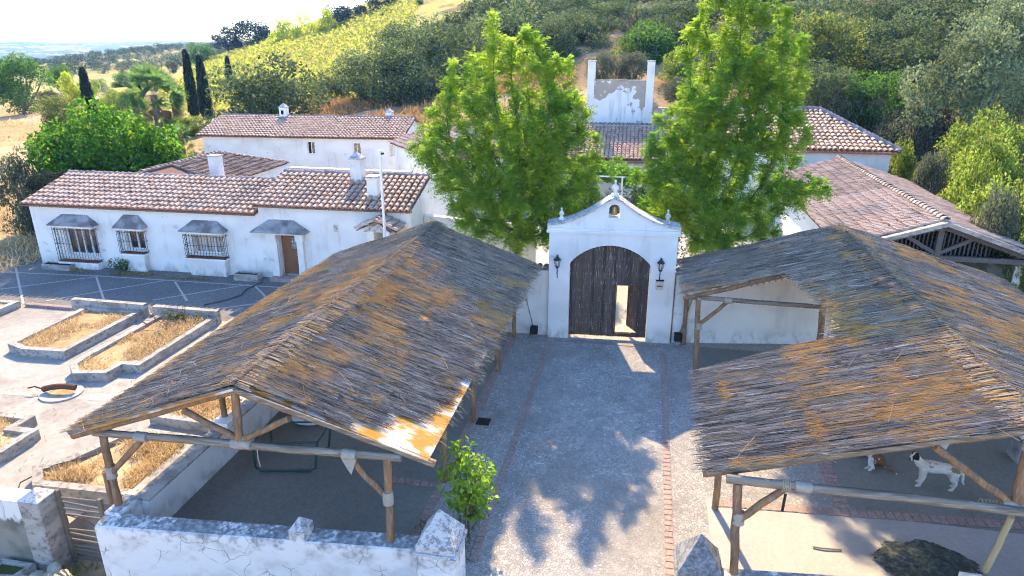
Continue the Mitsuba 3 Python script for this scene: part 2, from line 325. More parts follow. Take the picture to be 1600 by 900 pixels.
drive = structure('driveway', sheet([(-4.9, -10), (2.05, -10), (2.05, 15.4), (5.5, 15.4), (5.5, 22.3), (2.2, 22.3), (2.2, 24.9), (-4.9, 24.9)], 0.0), 'pebble_paving', 'pebble paved driveway with brick strips leading to the arched gate', 'driveway')
structure('courtyard', sheet([(-12, 24.9), (9, 24.9), (9, 58), (-22, 58), (-22, 31), (-12, 31)], 0.0), 'pale_slab', 'sunlit paved courtyard behind the arched gate', 'courtyard')
for a in (.42,):
    bk = mikit.ply(chamfered(-.13, .13, -.095, .095, 0, .016, .008), 'brick_face')
    def brick_row(p, q, w):
        p, q = V(*p, 0), V(*q, 0); L = np.linalg.norm(q-p); ey = (q-p)/L; ex = V(ey[1], -ey[0], 0)
        n = int(L/.205)
        for k in range(n):
            o = p+ey*(k+.5)*L/n+ex*R_.normal(0, .006); o[2] = .002+R_.uniform(0, .004)
            dup(bk, num(drive+'__brick'), frame(o, ex*w/.26, ey, V(0, 0, 1)))
    brick_row((-3.27, 12.0), (-3.27, 24.3), .20); brick_row((1.09, 12.2), (1.09, 24.0), .20)
    brick_row((-4.78, 15.0), (-4.78, 24.5), .26); brick_row((-6.2, 14.55), (-4.9, 14.55), .24); brick_row((-4.78, 12.0), (-4.78, 14.4), .26)
    brick_row((5.4, 15.6), (5.4, 20.5), .34); brick_row((2.2, 15.2), (10.5, 15.8), .30)
    brick_row((-3.1, 24.42), (1.0, 24.55), .2)

# ------------------------------------------------------------------ roof tiles
def tile_mesh(r0=.115, r1=.09, L=.47, seg=6):
    a = np.linspace(0, math.pi, seg+1); v = []
    for r, y, dz in ((r0, 0, .062), (r1, L, .0), (r0-.036, 0, .062)):
        v += [(r*math.cos(t), y, dz+r*.95*math.sin(t)) for t in a]
    n = seg+1; f = []
    for i in range(seg):
        f += [[i, i+n, i+1+n], [i, i+1+n, i+1], [i, i+1, 2*n+i+1], [i, 2*n+i+1, 2*n+i]]
    m = trimesh.Trimesh(v, f, process=False); return m
TM = tile_mesh(); TILE = [mikit.ply(TM, f'roof_tile_{i}', 35) for i in range(4)]
TCOL = np.array([(.52, .38, .305), (.48, .335, .255), (.545, .425, .35), (.45, .29, .21), (.35, .26, .22)]); TCOL[:4] = TCOL[:4]*.65+np.array((.52, .39, .315))*.35
CAM = V(0, 0, 11)
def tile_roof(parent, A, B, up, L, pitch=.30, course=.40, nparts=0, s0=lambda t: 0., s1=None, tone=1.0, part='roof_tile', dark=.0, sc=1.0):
    """Cover tiles on the plane with eave A-B and slope direction up over length L; s0/s1 give the columns' limits at height t."""
    A, B, up = V(*A), V(*B), unit(up); W = np.linalg.norm(B-A); ex = (B-A)/W; up = unit(up-ex*(up@ex)); ez = np.cross(ex, up)
    Ms, n = [], int(round(L/course)); nc = int(round(W/pitch))
    for k in range(n):
        t = k*course-.05
        for c in range(nc):
            s = (c+.5)*W/nc
            if s < s0(max(t, 0)) or (s1 and s > s1(max(t, 0))): continue
            slip = R_.random() < .02
            o = A+ex*(s+R_.normal(0, .008))+up*(t+R_.normal(0, .014)-(R_.uniform(.04, .12) if slip else 0))+ez*(R_.normal(.02, .006)+.05*(float(meshkit.noise(np.array([s*.55, t*.8, L])))-.4))
            g = R_.normal(0, .03)*(2.5 if slip else 1); e1 = unit(ex*math.cos(g)+up*math.sin(g)); e2 = unit(np.cross(ez, e1))
            Ms.append(frame(o, e1*sc*1.0, e2*min(course/.40, 1.15), ez*sc))
    Ms = np.array(Ms); order = np.argsort(np.linalg.norm(Ms[:, :3, 3]-CAM, axis=1))
    ti = R_.choice(4, len(Ms), p=[.42, .20, .28, .10])
    for j in order[:nparts]:
        dup(TILE[ti[j]], num(parent+'__'+part), Ms[j])
    rest = order[nparts:]
    if len(rest):
        v0 = np.asarray(TM.vertices); vs = np.einsum('kij,nj->kni', Ms[rest][:, :3, :3], v0)+Ms[rest][:, None, :3, 3]
        fs = (np.asarray(TM.faces)[None]+(np.arange(len(rest))*len(v0))[:, None, None]).reshape(-1, 3)
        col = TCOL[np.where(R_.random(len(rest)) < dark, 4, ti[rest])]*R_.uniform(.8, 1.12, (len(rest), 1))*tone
        put(parent, 'tile_field', trimesh.Trimesh(vs.reshape(-1, 3), fs, process=False), 'tile_coloured', kind='stuff', color=np.repeat(col, len(v0), 0))
def ridge_tiles(parent, P, Q, r=.13, tone=(.34, .27, .25)):
    P, Q = V(*P), V(*Q); L = np.linalg.norm(Q-P); ey = (Q-P)/L; ex = unit(np.cross(ey, (0, 0, 1))); ez = np.cross(ex, ey)
    n = max(1, int(L/.36)); ms = []; col = []
    for k in range(n):
        m = tile_mesh(r, r*.85, L/n*1.15, 6); m.apply_transform(frame(P+ey*(k*L/n)-ez*.01+V(0, 0, R_.normal(0, .008)), ex, ey, ez)); ms.append(m)
        col.append(np.repeat([np.array(tone)*R_.uniform(.7, 1.25)], len(m.vertices), 0))
    put(parent, 'ridge_tiles', cat(ms), 'tile_coloured', kind='stuff', color=np.vstack(col))

# ------------------------------------------------------------------ the white house
HA = V(-31.0, 29.0, 0); he = V(math.cos(math.radians(1.33)), math.sin(math.radians(1.33)), 0); hd = V(-he[1], he[0], 0)
HM = frame(HA, he, hd, V(0, 0, 1))          # s along the front, d inwards, z
def hp(s, d, z): return HA+he*s+hd*d+V(0, 0, z)
def hput(name, mesh, mat, **k): m = mesh.copy(); m.apply_transform(HM); return put(house, name, m, mat, **k)
house = thing('farmhouse', 'long low white farmhouse with barred windows and a brown door at the left', 'house')
def gable_block(s0, s1, ze, zr, depth):
    prof = Polygon([(0, 0), (depth, 0), (depth, ze), (depth/2, zr), (0, ze)])
    m = trimesh.creation.extrude_polygon(prof, s1-s0, engine='earcut')
    m.apply_transform(np.array([[0, 0, 1, s0], [1, 0, 0, 0], [0, 1, 0, 0], [0, 0, 0, 1.]])); return m
b1 = gable_block(0, 12.75, 3.22, 4.15, 6.5)
cuts = [box(1.75, 3.55, -.2, .35, .62, 2.1), box(5.3, 6.3, -.2, .35, 1.05, 2.15), box(9.0, 10.65, -.2, .35, 1.05, 2.1)]
hput('wall', sub(b1, cuts), 'plaster')
b2 = gable_block(12.752, 20.4, 3.66, 4.58, 6.6)
hput('wall', sub(b2, [box(13.62, 14.62, -.2, .42, -.1, 2.3)]), 'plaster')
for s in (0, 1):  # eave courses
    hput('eave_course', box((-.12, 12.72)[s], (12.6, 20.5)[s], -.14, .0-.003, (3.20, 3.62)[s], (3.285, 3.705)[s]), 'eave_red')
sl1, sl2 = unit(V(0, 3.25, .93)), unit(V(0, 3.3, .92))
def hvec(v): return he*v[0]+hd*v[1]+V(0, 0, v[2])
tile_roof(house, hp(12.62, -.22, 3.66), hp(20.45, -.22, 3.66), hvec(sl2), 3.6, nparts=190)
tile_roof(house, hp(-.2, -.22, 3.24), hp(12.65, -.22, 3.24), hvec(sl1), 3.5, nparts=106)
for (s0, s1, ze, zr, dp, sl) in ((-.2, 12.65, 3.22, 4.15, 6.5, .286), (12.62, 20.45, 3.66, 4.58, 6.6, .279)):
    bed = Polygon([(-.24, ze-.24*sl+.01), (dp/2, zr+.01), (dp+.24, ze-.24*sl+.01), (dp+.24, ze-.24*sl+.07), (dp/2, zr+.07), (-.24, ze-.24*sl+.07)])
    m = trimesh.creation.extrude_polygon(bed, s1-s0, engine='earcut'); m.apply_transform(np.array([[0, 0, 1, s0], [1, 0, 0, 0], [0, 1, 0, 0], [0, 0, 0, 1.]])); hput('roof_bed', m, 'tile_bed')
ridge_tiles(house, hp(-.2, 3.25, 4.22), hp(12.6, 3.25, 4.22), .15, (.27, .23, .23)); ridge_tiles(house, hp(12.6, 3.3, 4.65), hp(20.45, 3.3, 4.65), .15, (.27, .23, .23))
ridge_tiles(house, hp(12.62, -.25, 3.66), hp(12.62, 3.3, 4.62), .13, (.30, .24, .23)); ridge_tiles(house, hp(-.15, -.25, 3.22), hp(-.15, 3.3, 4.2), .13, (.32, .25, .24))
def hood(s0, s1, z0, z1, out, inset, lab=None):
    a = [(s0, -out, z0), (s1, -out, z0), (s0, .0-.002, z0), (s1, -.002, z0), (s0, -out, z0+.05), (s1, -out, z0+.05), (s0, -.002, z0+.05), (s1, -.002, z0+.05), (s0+inset, -.03, z1), (s1-inset, -.03, z1)]
    hput('hood', hull(a), 'grey_render')
def grille(s0, s1, z0, z1, out, n):
    g = num(house+'__window_grille'); labels[g] = {}
    for k in range(n):
        s = s0+(s1-s0)*k/(n-1)
        m = bar((s, -out, z0), (s, -out, z1), .013, 5); m.apply_transform(HM); put(g, 'bar', m, 'black_iron')
    for sx in (s0, s1):
        for dd in (out*.35, out*.7):
            m = bar((sx, -dd, z0), (sx, -dd, z1), .013, 5); m.apply_transform(HM); put(g, 'bar', m, 'black_iron')
    for z in (z0+.08, z0+(z1-z0)*.52, z1-.1):
        m = tube([(s0, 0, z), (s0, -out, z), (s1, -out, z), (s1, 0, z)], .013, 5); m.apply_transform(HM); put(g, 'rail', m, 'black_iron')
def scrolls(s0, s1, z0, z1, out):
    ms = []
    for sx in (s0+.12, s1-.12):
        for z in np.linspace(z0+.25, z1-.25, 4):
            t = np.linspace(0, 2*math.pi, 9); ms.append(tube([(sx+.05*math.cos(q), -out-.005, z+.07*math.sin(q)) for q in t], .009, 4))
    return cat(ms)
def window(gs0, gs1, z0, z1, panes, curtain=False):
    w = num(house+'__window'); labels[w] = {}
    def wp(n_, m, mat): m = m.copy(); m.apply_transform(HM); put(w, n_, m, mat)
    fr = .07
    wp('frame', sub(box(gs0+.004, gs1-.004, .16, .23, z0+.004, z1-.004), [box(gs0+fr+(gs1-gs0-fr)*k/panes, gs0+(gs1-gs0-fr)*(k+1)/panes, .1, .3, z0+fr, z1-fr) for k in range(panes)]), 'white_paint')
    wp('pane', box(gs0+.03, gs1-.03, .19, .194, z0+.03, z1-.03), 'window_glass')
    wp('interior', box(gs0+.006, gs1-.006, .30, .345, z0+.006, z1-.006), 'curtain' if curtain else 'dark_room')
window(1.75, 3.55, .62, 2.1, 4); window(5.3, 6.3, 1.05, 2.15, 2); window(9.0, 10.65, 1.05, 2.1, 3, True)
for (s0, s1, z0, z1, out, ped, n, hd0, hd1, zh) in ((1.45, 3.72, .38, 2.16, .42, (1.4, 3.72), 15, 1.3, 3.85, 2.78), (5.07, 6.5, .98, 2.16, .36, (5.05, 6.45), 10, 4.98, 6.62, 2.9), (8.78, 10.92, .95, 2.16, .40, (8.72, 10.92), 14, 8.65, 11.02, 2.78)):
    if z0 > .6: hput('pedestal', chamfered(ped[0]+.12, ped[1]-.12, -out+.06, -.003, 0, z0-.14, .02), 'plaster')
    hput('sill_block', chamfered(ped[0], ped[1], -out-.03, -.003, z0-.14 if z0 > .6 else .0, z0-.04, .02), 'plaster')
    hput('sill', box(ped[0]+.03, ped[1]-.03, -out, -.004, z0-.039, z0), 'sill_tile')
    grille(s0, s1, z0, z1, out, n); hput('scrollwork', scrolls(s0, s1, z0, z1, out), 'black_iron')
    hput('lintel', box(s0-.04, s1+.04, -out-.02, -.004, z1+.001, z1+.12), 'plaster')
    hood(hd0, hd1, z1+.122, zh, out+.12, .55 if hd1-hd0 > 2 else .42)
hood(12.5, 15.3, 2.42, 2.98, .55, .75)
hput('door_lintel', box(12.95, 15.05, -.32, -.004, 2.30, 2.418), 'plaster')
hput('door_pilaster', cat([box(13.22, 13.6, -.16, -.003, 0, 2.0), box(13.12, 13.62, -.26, -.0035, 2.0, 2.298), box(13.16, 13.61, -.2, -.0035, 0, .5)]), 'plaster')
hput('door_pilaster', cat([box(14.64, 14.95, -.16, -.003, 0, 2.0), box(14.63, 15.03, -.26, -.0035, 2.0, 2.298), box(14.63, 14.99, -.2, -.0035, 0, .5)]), 'plaster')
hput('door_step', chamfered(13.25, 14.9, -.62, .0, 0, .16, .02), 'brick_face')
dk = hput('door', sub(box(13.624, 14.616, .30, .36, .16, 2.296), [box(14.1, 14.5, .2, .5, 1.45, 2.0)]), 'door_wood')
for k, m in enumerate([box(14.1, 14.5, .335, .34, 1.45, 2.0)]): m.apply_transform(HM); put(dk, 'pane', m, 'curtain')
for k in range(4):
    m = bar((14.15+.1*k, .295, 1.42), (14.15+.1*k, .295, 2.03), .009, 5); m.apply_transform(HM); put(dk, 'bar', m, 'black_iron')
for k in range(3):
    m = bar((14.07, .295, 1.55+.18*k), (14.53, .295, 1.55+.18*k), .009, 5); m.apply_transform(HM); put(dk, 'bar', m, 'black_iron')
m = sub(box(13.7, 14.5, .285, .299, .3, 1.3), [box(13.76, 14.07, .2, .5, .36, 1.24), box(14.13, 14.44, .2, .5, .36, 1.24)]); m.apply_transform(HM); put(dk, 'moulding', m, 'door_wood')
hput('wall_plaque', box(16.55, 16.78, -.02, -.002, 2.5, 2.85), 'plaque_cream', label='small painted tile plaque on the white wall')
hput('plaque_print', cat([box(16.60, 16.66, -.024, -.0205, 2.72, 2.80), box(16.69, 16.74, -.024, -.0205, 2.62, 2.72)]), 'plaque_blue')
def chimney(parent, o, w, d, h, cap=True, ang=0, name='chimney'):
    c = put(parent, name, None or box(o[0]-w/2, o[0]+w/2, o[1]-d/2, o[1]+d/2, o[2], o[2]+h), 'plaster')
    z = o[2]+h
    put(c, 'rim', box(o[0]-w/2-.05, o[0]+w/2+.05, o[1]-d/2-.05, o[1]+d/2+.05, z+.001, z+.07), 'lichen_stone')
    if cap: put(c, 'cap', hull([(o[0]+a*(w/2+.03), o[1]+b*(d/2+.03), z+.071) for a in (-1, 1) for b in (-1, 1)]+[(o[0], o[1], z+.07+w*.55)]), 'lichen_stone')
    return c
chimney(house, (-14.2, 32.1, 4.0), .55, .6, 1.55); chimney(house, (-12.75, 30.6, 3.6), .52, .6, 1.38, cap=False)
# porch roof at the east end of the house
porch = thing('porch', 'small tiled gable porch roof over a side door by the flagpole', 'porch')
put(porch, 'wall', box(-12.35, -12.05, 28.45, 29.4, 0, 2.9), 'plaster'); put(porch, 'wall', box(-11.6, -11.3, 28.45, 29.4, 0, 2.9), 'plaster')
put(porch, 'gable', extr(Polygon([(-.72, 2.85), (.62, 2.85), (0, 3.3)]), .25, np.array([[1, 0, 0, -11.85], [0, 0, -1, 28.7], [0, 1, 0, 0], [0, 0, 0, 1.]])), 'lichen_stone')
for sgn in (-1, 1):
    A0 = V(-11.85+sgn*.95, 28.25, 2.95); up = V(-sgn*.95, 0, .43)
    A, B = (A0, A0+V(0, 1.45, 0)) if sgn < 0 else (A0+V(0, 1.45, 0), A0)
    if sgn < 0: A, B = B, A
    e = unit(B-A); nn = np.cross(e, unit(up))
    if nn[2] < 0: A, B = B, A
    tile_roof(porch, A, B, up, 1.04, nparts=40, pitch=.24, course=.36)
    put(porch, 'roof_bed', hull([p+q for p in (A, B, A+up, B+up) for q in (V(0, 0, -.03), V(0, 0, .015))]), 'tile_bed')
ridge_tiles(porch, (-11.85, 28.2, 3.4), (-11.85, 29.7, 3.4), .12)

# ------------------------------------------------------------------ wing, long building, court buildings
wing = thing('tiled_wing', 'white wing with a hipped brown tile roof behind the farmhouse', 'house')
put(wing, 'wall', box(-30.6, -24.65, 35.6, 43.2, 0, 3.12), 'plaster')
Lw = math.hypot(3.1, 1.05)
tile_roof(wing, (-24.35, 35.6, 3.14), (-24.35, 43.5, 3.14), (-3.1, 0, 1.05), Lw, tone=.62, dark=.4, s1=lambda t: 7.9-t*.95)  # east slope: shade of this side put into the tile tone
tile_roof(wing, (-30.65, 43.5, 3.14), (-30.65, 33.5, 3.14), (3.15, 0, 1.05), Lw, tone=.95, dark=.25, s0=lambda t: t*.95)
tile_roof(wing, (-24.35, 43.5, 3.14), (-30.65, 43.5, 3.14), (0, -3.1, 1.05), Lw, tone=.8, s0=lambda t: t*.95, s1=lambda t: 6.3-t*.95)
put(wing, 'roof_bed', hull([(-24.35, 35.5, 3.13), (-24.35, 43.5, 3.13), (-30.65, 43.5, 3.13), (-30.65, 33.5, 3.13), (-24.35, 33.5, 3.13), (-27.5, 33.5, 4.19), (-27.5, 40.4, 4.19)]), 'tile_bed')
ridge_tiles(wing, (-27.5, 33.2, 4.24), (-27.5, 40.4, 4.24)); ridge_tiles(wing, (-27.5, 40.4, 4.24), (-24.35, 43.5, 3.18))
chimney(wing, (-24.9, 36.2, 2.8), .6, .55, 1.95, cap=False)
lowwall = thing('courtyard_wall', 'low white wall with dark mossy coping in front of the long building', 'wall')
put(lowwall, 'masonry', box(-24.3, -15.6, 43.6, 43.95, 0, 2.75), 'plaster')
put(lowwall, 'coping', box(-24.4, -15.5, 43.5, 44.05, 2.751, 2.86), 'lichen_stone')

lng = thing('long_building', 'long white building with small windows and a tiled roof behind the farmhouse', 'house')
LA = V(-36.6, 51.9, 0); le = unit(V(17.0, 1.15, 0)); ld = V(-le[1], le[0], 0); LM = frame(LA, le, ld, V(0, 0, 1))
def lput(p, n_, m, mat, **k): m = m.copy(); m.apply_transform(LM); return put(p, n_, m, mat, **k)
bl = gable_block(0, 17.0, 3.72, 4.85, 8.0)
wins = [(8.9, 2.5), (12.9, 2.45), (16.15, 2.4)]
wins = [(9.45, 2.35), (13.35, 2.3), (16.4, 2.25)]
lput(lng, 'wall', sub(bl, [box(s-.34, s+.34, -.2, .3, z, z+1.05) for s, z in wins]), 'plaster')
for i, (s, z) in enumerate(wins):
    w = num(lng+'__window'); labels[w] = {}
    lput(w, 'frame', sub(box(s-.336, s+.336, .08, .14, z+.004, z+1.046), [box(s-.27, s-.02, 0, .3, z+.07, z+.98), box(s+.02, s+.27, 0, .3, z+.07, z+.98)]), 'white_paint')
    lput(w, 'pane', box(s-.3, s+.3, .10, .104, z+.03, z+1.02), 'window_glass'); lput(w, 'interior', box(s-.33, s+.33, .25, .295, z+.006, z+1.044), 'curtain' if i == 2 else 'dark_room')
    lput(w, 'surround', sub(box(s-.52, s+.42, -.03, -.002, z-.1, z+1.14), [box(s-.335, s+.335, -.2, .2, z+.002, z+1.048)]), 'plaster')
lput(lng, 'eave_course', box(-.2, 17.1, -.16, -.003, 3.66, 3.76), 'eave_red')
def lv(v): return le*v[0]+ld*v[1]+V(0, 0, v[2])
def lpnt(s, d, z): return LA+le*s+ld*d+V(0, 0, z)
tile_roof(lng, lpnt(-.3, -.25, 3.72), lpnt(17.3, -.25, 3.72), lv((0, 4, 1.13)), 4.4, tone=1.05, sc=1.18)
lput(lng, 'roof_bed', (lambda m: (m.apply_transform(np.array([[0, 0, 1, -.3], [1, 0, 0, 0], [0, 1, 0, 0], [0, 0, 0, 1.]])), m)[1])(trimesh.creation.extrude_polygon(Polygon([(-.27, 3.66), (4, 4.86), (8.27, 3.66), (8.27, 3.72), (4, 4.92), (-.27, 3.72)]), 17.6, engine='earcut')), 'tile_bed')
ridge_tiles(lng, lpnt(-.3, 4, 4.93), lpnt(17.3, 4, 4.93), .17, (.24, .2, .2)); ridge_tiles(lng, lpnt(-.3, -.25, 3.72), lpnt(-.3, 4, 4.9), .14)
ch = chimney(lng, (-31.3, 56.2, 4.6), .6, .6, 1.1); put(ch, 'vent', box(-31.42, -31.18, 55.885, 55.899, 5.15, 5.5), 'dark_room')
chimney(lng, (-22.0, 57.2, 4.5), .55, .55, .85)

diag = thing('side_building', 'white building with a sloping tiled eave half hidden by the left tall tree', 'house')
DA, DB = V(-19.3, 50.8, 0), V(-12.9, 43.0, 0); de = unit(DB-DA); dn = V(-de[1], de[0], 0)
if dn[0] < 0: dn = -dn
poly = Polygon([tuple((DA)[:2]), tuple(DB[:2]), tuple((DB+dn*6)[:2]), tuple((DA+dn*6)[:2])])
put(diag, 'wall', extr(poly, 3.68), 'plaster')
up = dn*3.2+V(0, 0, .95)
DA2, DB2 = DA-dn*.25-de*.3+V(0, 0, 3.7), DB-dn*.25+de*.3+V(0, 0, 3.7)
def oriented(A, B, up):
    return (A, B) if np.cross(unit(B-A), unit(up))[2] > 0 else (B, A)
A, B = oriented(DA2, DB2, up); tile_roof(diag, A, B, up, 3.6, tone=1.0)
put(diag, 'roof_bed', hull([q for p in (DA2, DB2) for q in (p, p+up*1.08, p+V(0, 0, -.06), p+dn*7)]), 'tile_bed')

court = thing('court_building', 'white courtyard building with a broad tiled roof between the two tall trees', 'house')
put(court, 'wall', sub(box(-9.0, 9.5, 51.6, 58.5, 0, 3.4), [box(-.9, 1.3, 51.4, 51.9, 1.2, 1.9)]), 'plaster')
put(court, 'window', box(-.896, 1.296, 51.75, 51.79, 1.204, 1.896), 'rust', label='dark low opening with brown boards')
tile_roof(court, (-9.3, 49.4, 3.12), (9.8, 49.9, 3.12), (0, 6.2, 1.72), 6.5, tone=1.08, sc=1.22)
put(court, 'roof_bed', hull([(-9.3, 49.35, 3.06), (9.8, 49.85, 3.06), (-9.3, 55.6, 4.82), (9.8, 56.1, 4.82), (-9.3, 61, 3.1), (9.8, 61, 3.1)]), 'tile_bed')
ridge_tiles(court, (-9.3, 55.6, 4.88), (9.8, 56.1, 4.88), .18, (.2, .18, .18))
put(court, 'fascia', box(-9.3, 9.8, 49.55, 49.62, 2.9, 3.02), 'tile_bed')
for x in (-4.3, -1.05, 4.0): put(court, 'porch_post', box(x-.06, x+.06, 49.7, 49.82, 0, 2.88), 'white_paint')
perg = thing('pergola', 'white pipe pergola overgrown with a vine before the courtyard building', 'pergola')
for x in (-5.2, -1.5, 2.4): put(perg, 'post', bar((x, 45.0, 0), (x, 45.0, 2.75), .06), 'white_pole')
for y, z in ((45.0, 2.75), (46.2, 2.78), (47.4, 2.8), (48.6, 2.82)): put(perg, 'rail', bar((-6.5, y, z), (4.5, y, z), .05), 'white_pole')

tower = thing('frame_wall', 'tall white peeling wall between two pillars above the courtyard roof', 'wall')
put(tower, 'panel', box(-4.55, -.45, 57.4, 57.8, 0, 8.15), 'peeling_whitewash')
put(tower, 'pillar', box(-5.1, -4.553, 57.3, 58.4, 0, 9.6), 'plaster'); put(tower, 'pillar', box(-.447, .15, 57.3, 58.4, 0, 9.6), 'plaster')
put(tower, 'coping', box(-4.55, -.45, 57.36, 57.84, 8.151, 8.22), 'weathered_concrete')
for x in (-5.13, -.48): put(tower, 'pillar_top', box(x, x+.65, 57.27, 58.43, 9.601, 9.68), 'lichen_stone')
mach = thing('hillside_tank', 'low white block and rails beside the frame wall', 'structure')
put(mach, 'block', box(.6, 1.5, 57.6, 58.6, 2.0, 6.1), 'weathered_concrete')
for z in (5.3, 5.7): put(mach, 'rail', bar((1.2, 57.8, z), (4.5, 57.8, z), .05), 'white_pole')

hip = thing('hipped_building', 'white building with a hipped tile roof above the barn at the right', 'house')
put(hip, 'wall', box(4.5, 15.0, 46.9, 59, 0, 4.55), 'plaster')
hA, hB = V(4.2, 46.5, 4.57), V(15.5, 46.9, 4.57); hr = V(11.75, 53.2, 6.5)
Lh = math.hypot(6.5, 1.93)
tile_roof(hip, hA, hB, (0, 6.5, 1.93), Lh, pitch=.33, course=.52, tone=1.05, s1=lambda t: 11.3-t*3.75/Lh, sc=1.15)
put(hip, 'roof_bed', hull([hA-V(0, 0, .04), hB-V(0, 0, .04), hr, (4.2, 53.0, 6.5), (15.5, 59.6, 4.55), (4.2, 59.6, 4.55)]), 'tile_bed')
ridge_tiles(hip, (4.2, 53.0, 6.55), hr+V(0, 0, .05), .2, (.24, .22, .23)); ridge_tiles(hip, hr+V(0, 0, .05), hB+V(0, 0, .05), .2, (.22, .2, .21))
put(hip, 'eave_course', box(4.3, 15.4, 46.62, 46.72, 4.42, 4.53), 'eave_red'); put(hip, 'downpipe', box(9.0, 9.25, 46.72, 46.89, 2, 4.42), 'rust')

barn = thing('tiled_barn', 'long barn with a low tiled gable roof and open timber truss at the right', 'barn')
BR0, BR1 = V(11.45, 28.3, 4.5), V(11.2, 44.0, 4.5)
for sgn, x0 in ((-1, 7.75), (1, 15.1)):
    A0, B0 = V(x0, 28.3, 4.5-.315*abs(x0-11.4)), V(x0-.2, 44.0, 4.5-.315*abs(x0-11.4)); up = V(-sgn*3.7, 0, .315*3.7)
    A, B = oriented(A0, B0, up)
    tile_roof(barn, A, B, up, 3.85, pitch=.215, course=.44, nparts=290 if sgn < 0 else 0, tone=.80, dark=.1, sc=.70)
    put(barn, 'roof_bed', hull([p for q in (A0, B0) for p in (q, q-V(0, 0, .08))]+[p for q in (BR0, BR1) for p in (q, q-V(0, 0, .08))]), 'tile_bed')
ridge_tiles(barn, BR0+V(0, 0, .06), BR1+V(0, 0, .06), .15, (.42, .35, .31))
put(barn, 'wall', box(8.1, 8.4, 28.9, 43.9, 0, 3.35), 'plaster'); put(barn, 'wall', box(14.5, 14.8, 28.9, 43.9, 0, 3.3), 'plaster')
put(barn, 'front_wall', box(8.45, 14.45, 28.9, 29.2, 0, 2.9), 'mossy_dark_wall')
for sgn in (-1, 1):
    e = V(11.45+sgn*3.6, 28.35, 3.28)
    put(barn, 'verge', beam(BR0+V(0, -.12, -.02), e+V(0, -.17, -.02), .3, .16), 'weathered_concrete')
    put(barn, 'rafter', beam(BR0+V(0, .25, -.22), e+V(0, .25, -.22), .14, .2), 'dark_grey_wood')
    put(barn, 'brace', beam((11.45, 28.6, 3.15), (11.45+sgn*1.25, 28.6, 3.85), .12, .14), 'dark_grey_wood')
put(barn, 'king_post', box(11.35, 11.56, 28.5, 28.7, 3.0, 4.2), 'dark_grey_wood'); put(barn, 'tie_beam', beam((8.3, 28.6, 3.0), (14.6, 28.6, 3.0), .18, .2), 'dark_grey_wood')
for k in range(26):
    x = 9.5+k*.155
    if x < 13.4 and 4.5-.315*abs(x-11.4)-.35 > 2.95: put(barn, 'slat', box(x-.025, x+.025, 29.0, 29.04, 2.91, 4.4-.315*abs(x-11.4)-.2), 'dark_grey_wood')
put(barn, 'slat_backing', box(9.2, 13.3, 29.3, 29.33, 2.91, 3.95), 'dark_room')
annex = thing('water_tank', 'grey blue box by the dark wall at the right edge', 'tank')
put(annex, 'body', chamfered(14.2, 15.4, 25.6, 26.6, 0, 1.6, .04), 'grey_render'); put(annex, 'lid', box(14.15, 15.45, 25.55, 26.65, 1.601, 1.66), 'weathered_concrete')

# ------------------------------------------------------------------ arched gate
ga = math.radians(3.65); ge = V(math.cos(ga), math.sin(ga), 0); gd = V(-ge[1], ge[0], 0); GA = V(-3.42, 24.68, 0); GM = frame(GA, ge, gd, V(0, 0, 1))
gate = thing('arched_gateway', 'white arched gateway with a bell in its curved pediment', 'gateway')
def gput(p, n_, m, mat, **k): m = m.copy(); m.apply_transform(GM); return put(p, n_, m, mat, **k)
W_ = 4.75
def arc_open(x0, x1, zs, zt, n=18):
    c, hw = (x0+x1)/2, (x1-x0)/2; rise = zt-zs; Rr = (hw*hw+rise*rise)/(2*rise); a = math.asin(hw/Rr)
    return [(c+Rr*math.sin(t), zt-Rr+Rr*math.cos(t)) for t in np.linspace(a, -a, n)]
def xz(poly, d0, d1):   # polygon in (s, z) extruded in depth
    return extr(poly, d1-d0, np.array([[1, 0, 0, 0], [0, 0, -1, d1], [0, 1, 0, 0], [0, 0, 0, 1.]]))
opening = Polygon([(.80, -.1)]+[(.80, 3.12)]+arc_open(.80, 3.83, 3.12, 3.86)[::-1]+[(3.83, -.1)])
opening = Polygon([(.80, -.1), (3.83, -.1)]+arc_open(.80, 3.83, 3.12, 3.86))
body = Polygon([(0, 0), (W_, 0), (W_, 4.3), (0, 4.3)]).difference(opening)
gput(gate, 'wall', xz(body, 0, .75), 'plaster')
pb = [(-.08, 4.48), (W_+.08, 4.48)]
cv = [(W_+.08, 4.56), (4.35, 4.62), (3.85, 4.78), (3.35, 5.02), (2.95, 5.28), (2.62, 5.52), (2.4, 5.62)]
cl = [(W_-x, z) for x, z in cv[::-1]]
ped = Polygon(pb+cv+cl); bellhole = Polygon([(1.98+.2, 4.92), (2.58, 4.92), (2.58, 5.22)]+[(2.38+.2*math.cos(t), 5.22+.2*math.sin(t)) for t in np.linspace(.1, math.pi-.1, 9)]+[(2.18, 5.22)])
gput(gate, 'pediment', xz(ped.difference(bellhole), .04, .68), 'plaster')
gput(gate, 'cornice', box(-.10, W_+.10, -.07, .8, 4.301, 4.40), 'plaster'); gput(gate, 'cornice', box(-.06, W_+.06, -.03, .76, 4.401, 4.479), 'plaster')
top = np.array(cl[:0]+cv+cl); top = top[np.argsort(top[:, 0])]
cop = Polygon([(x, z+.003) for x, z in top]+[(x, z+.075) for x, z in top[::-1]]).buffer(0)
gput(gate, 'coping', xz(cop, -.04, .78), 'lichen_stone')
gput(gate, 'bell_sill', box(2.14, 2.62, -.02, .7, 4.86, 4.921), 'white_paint')
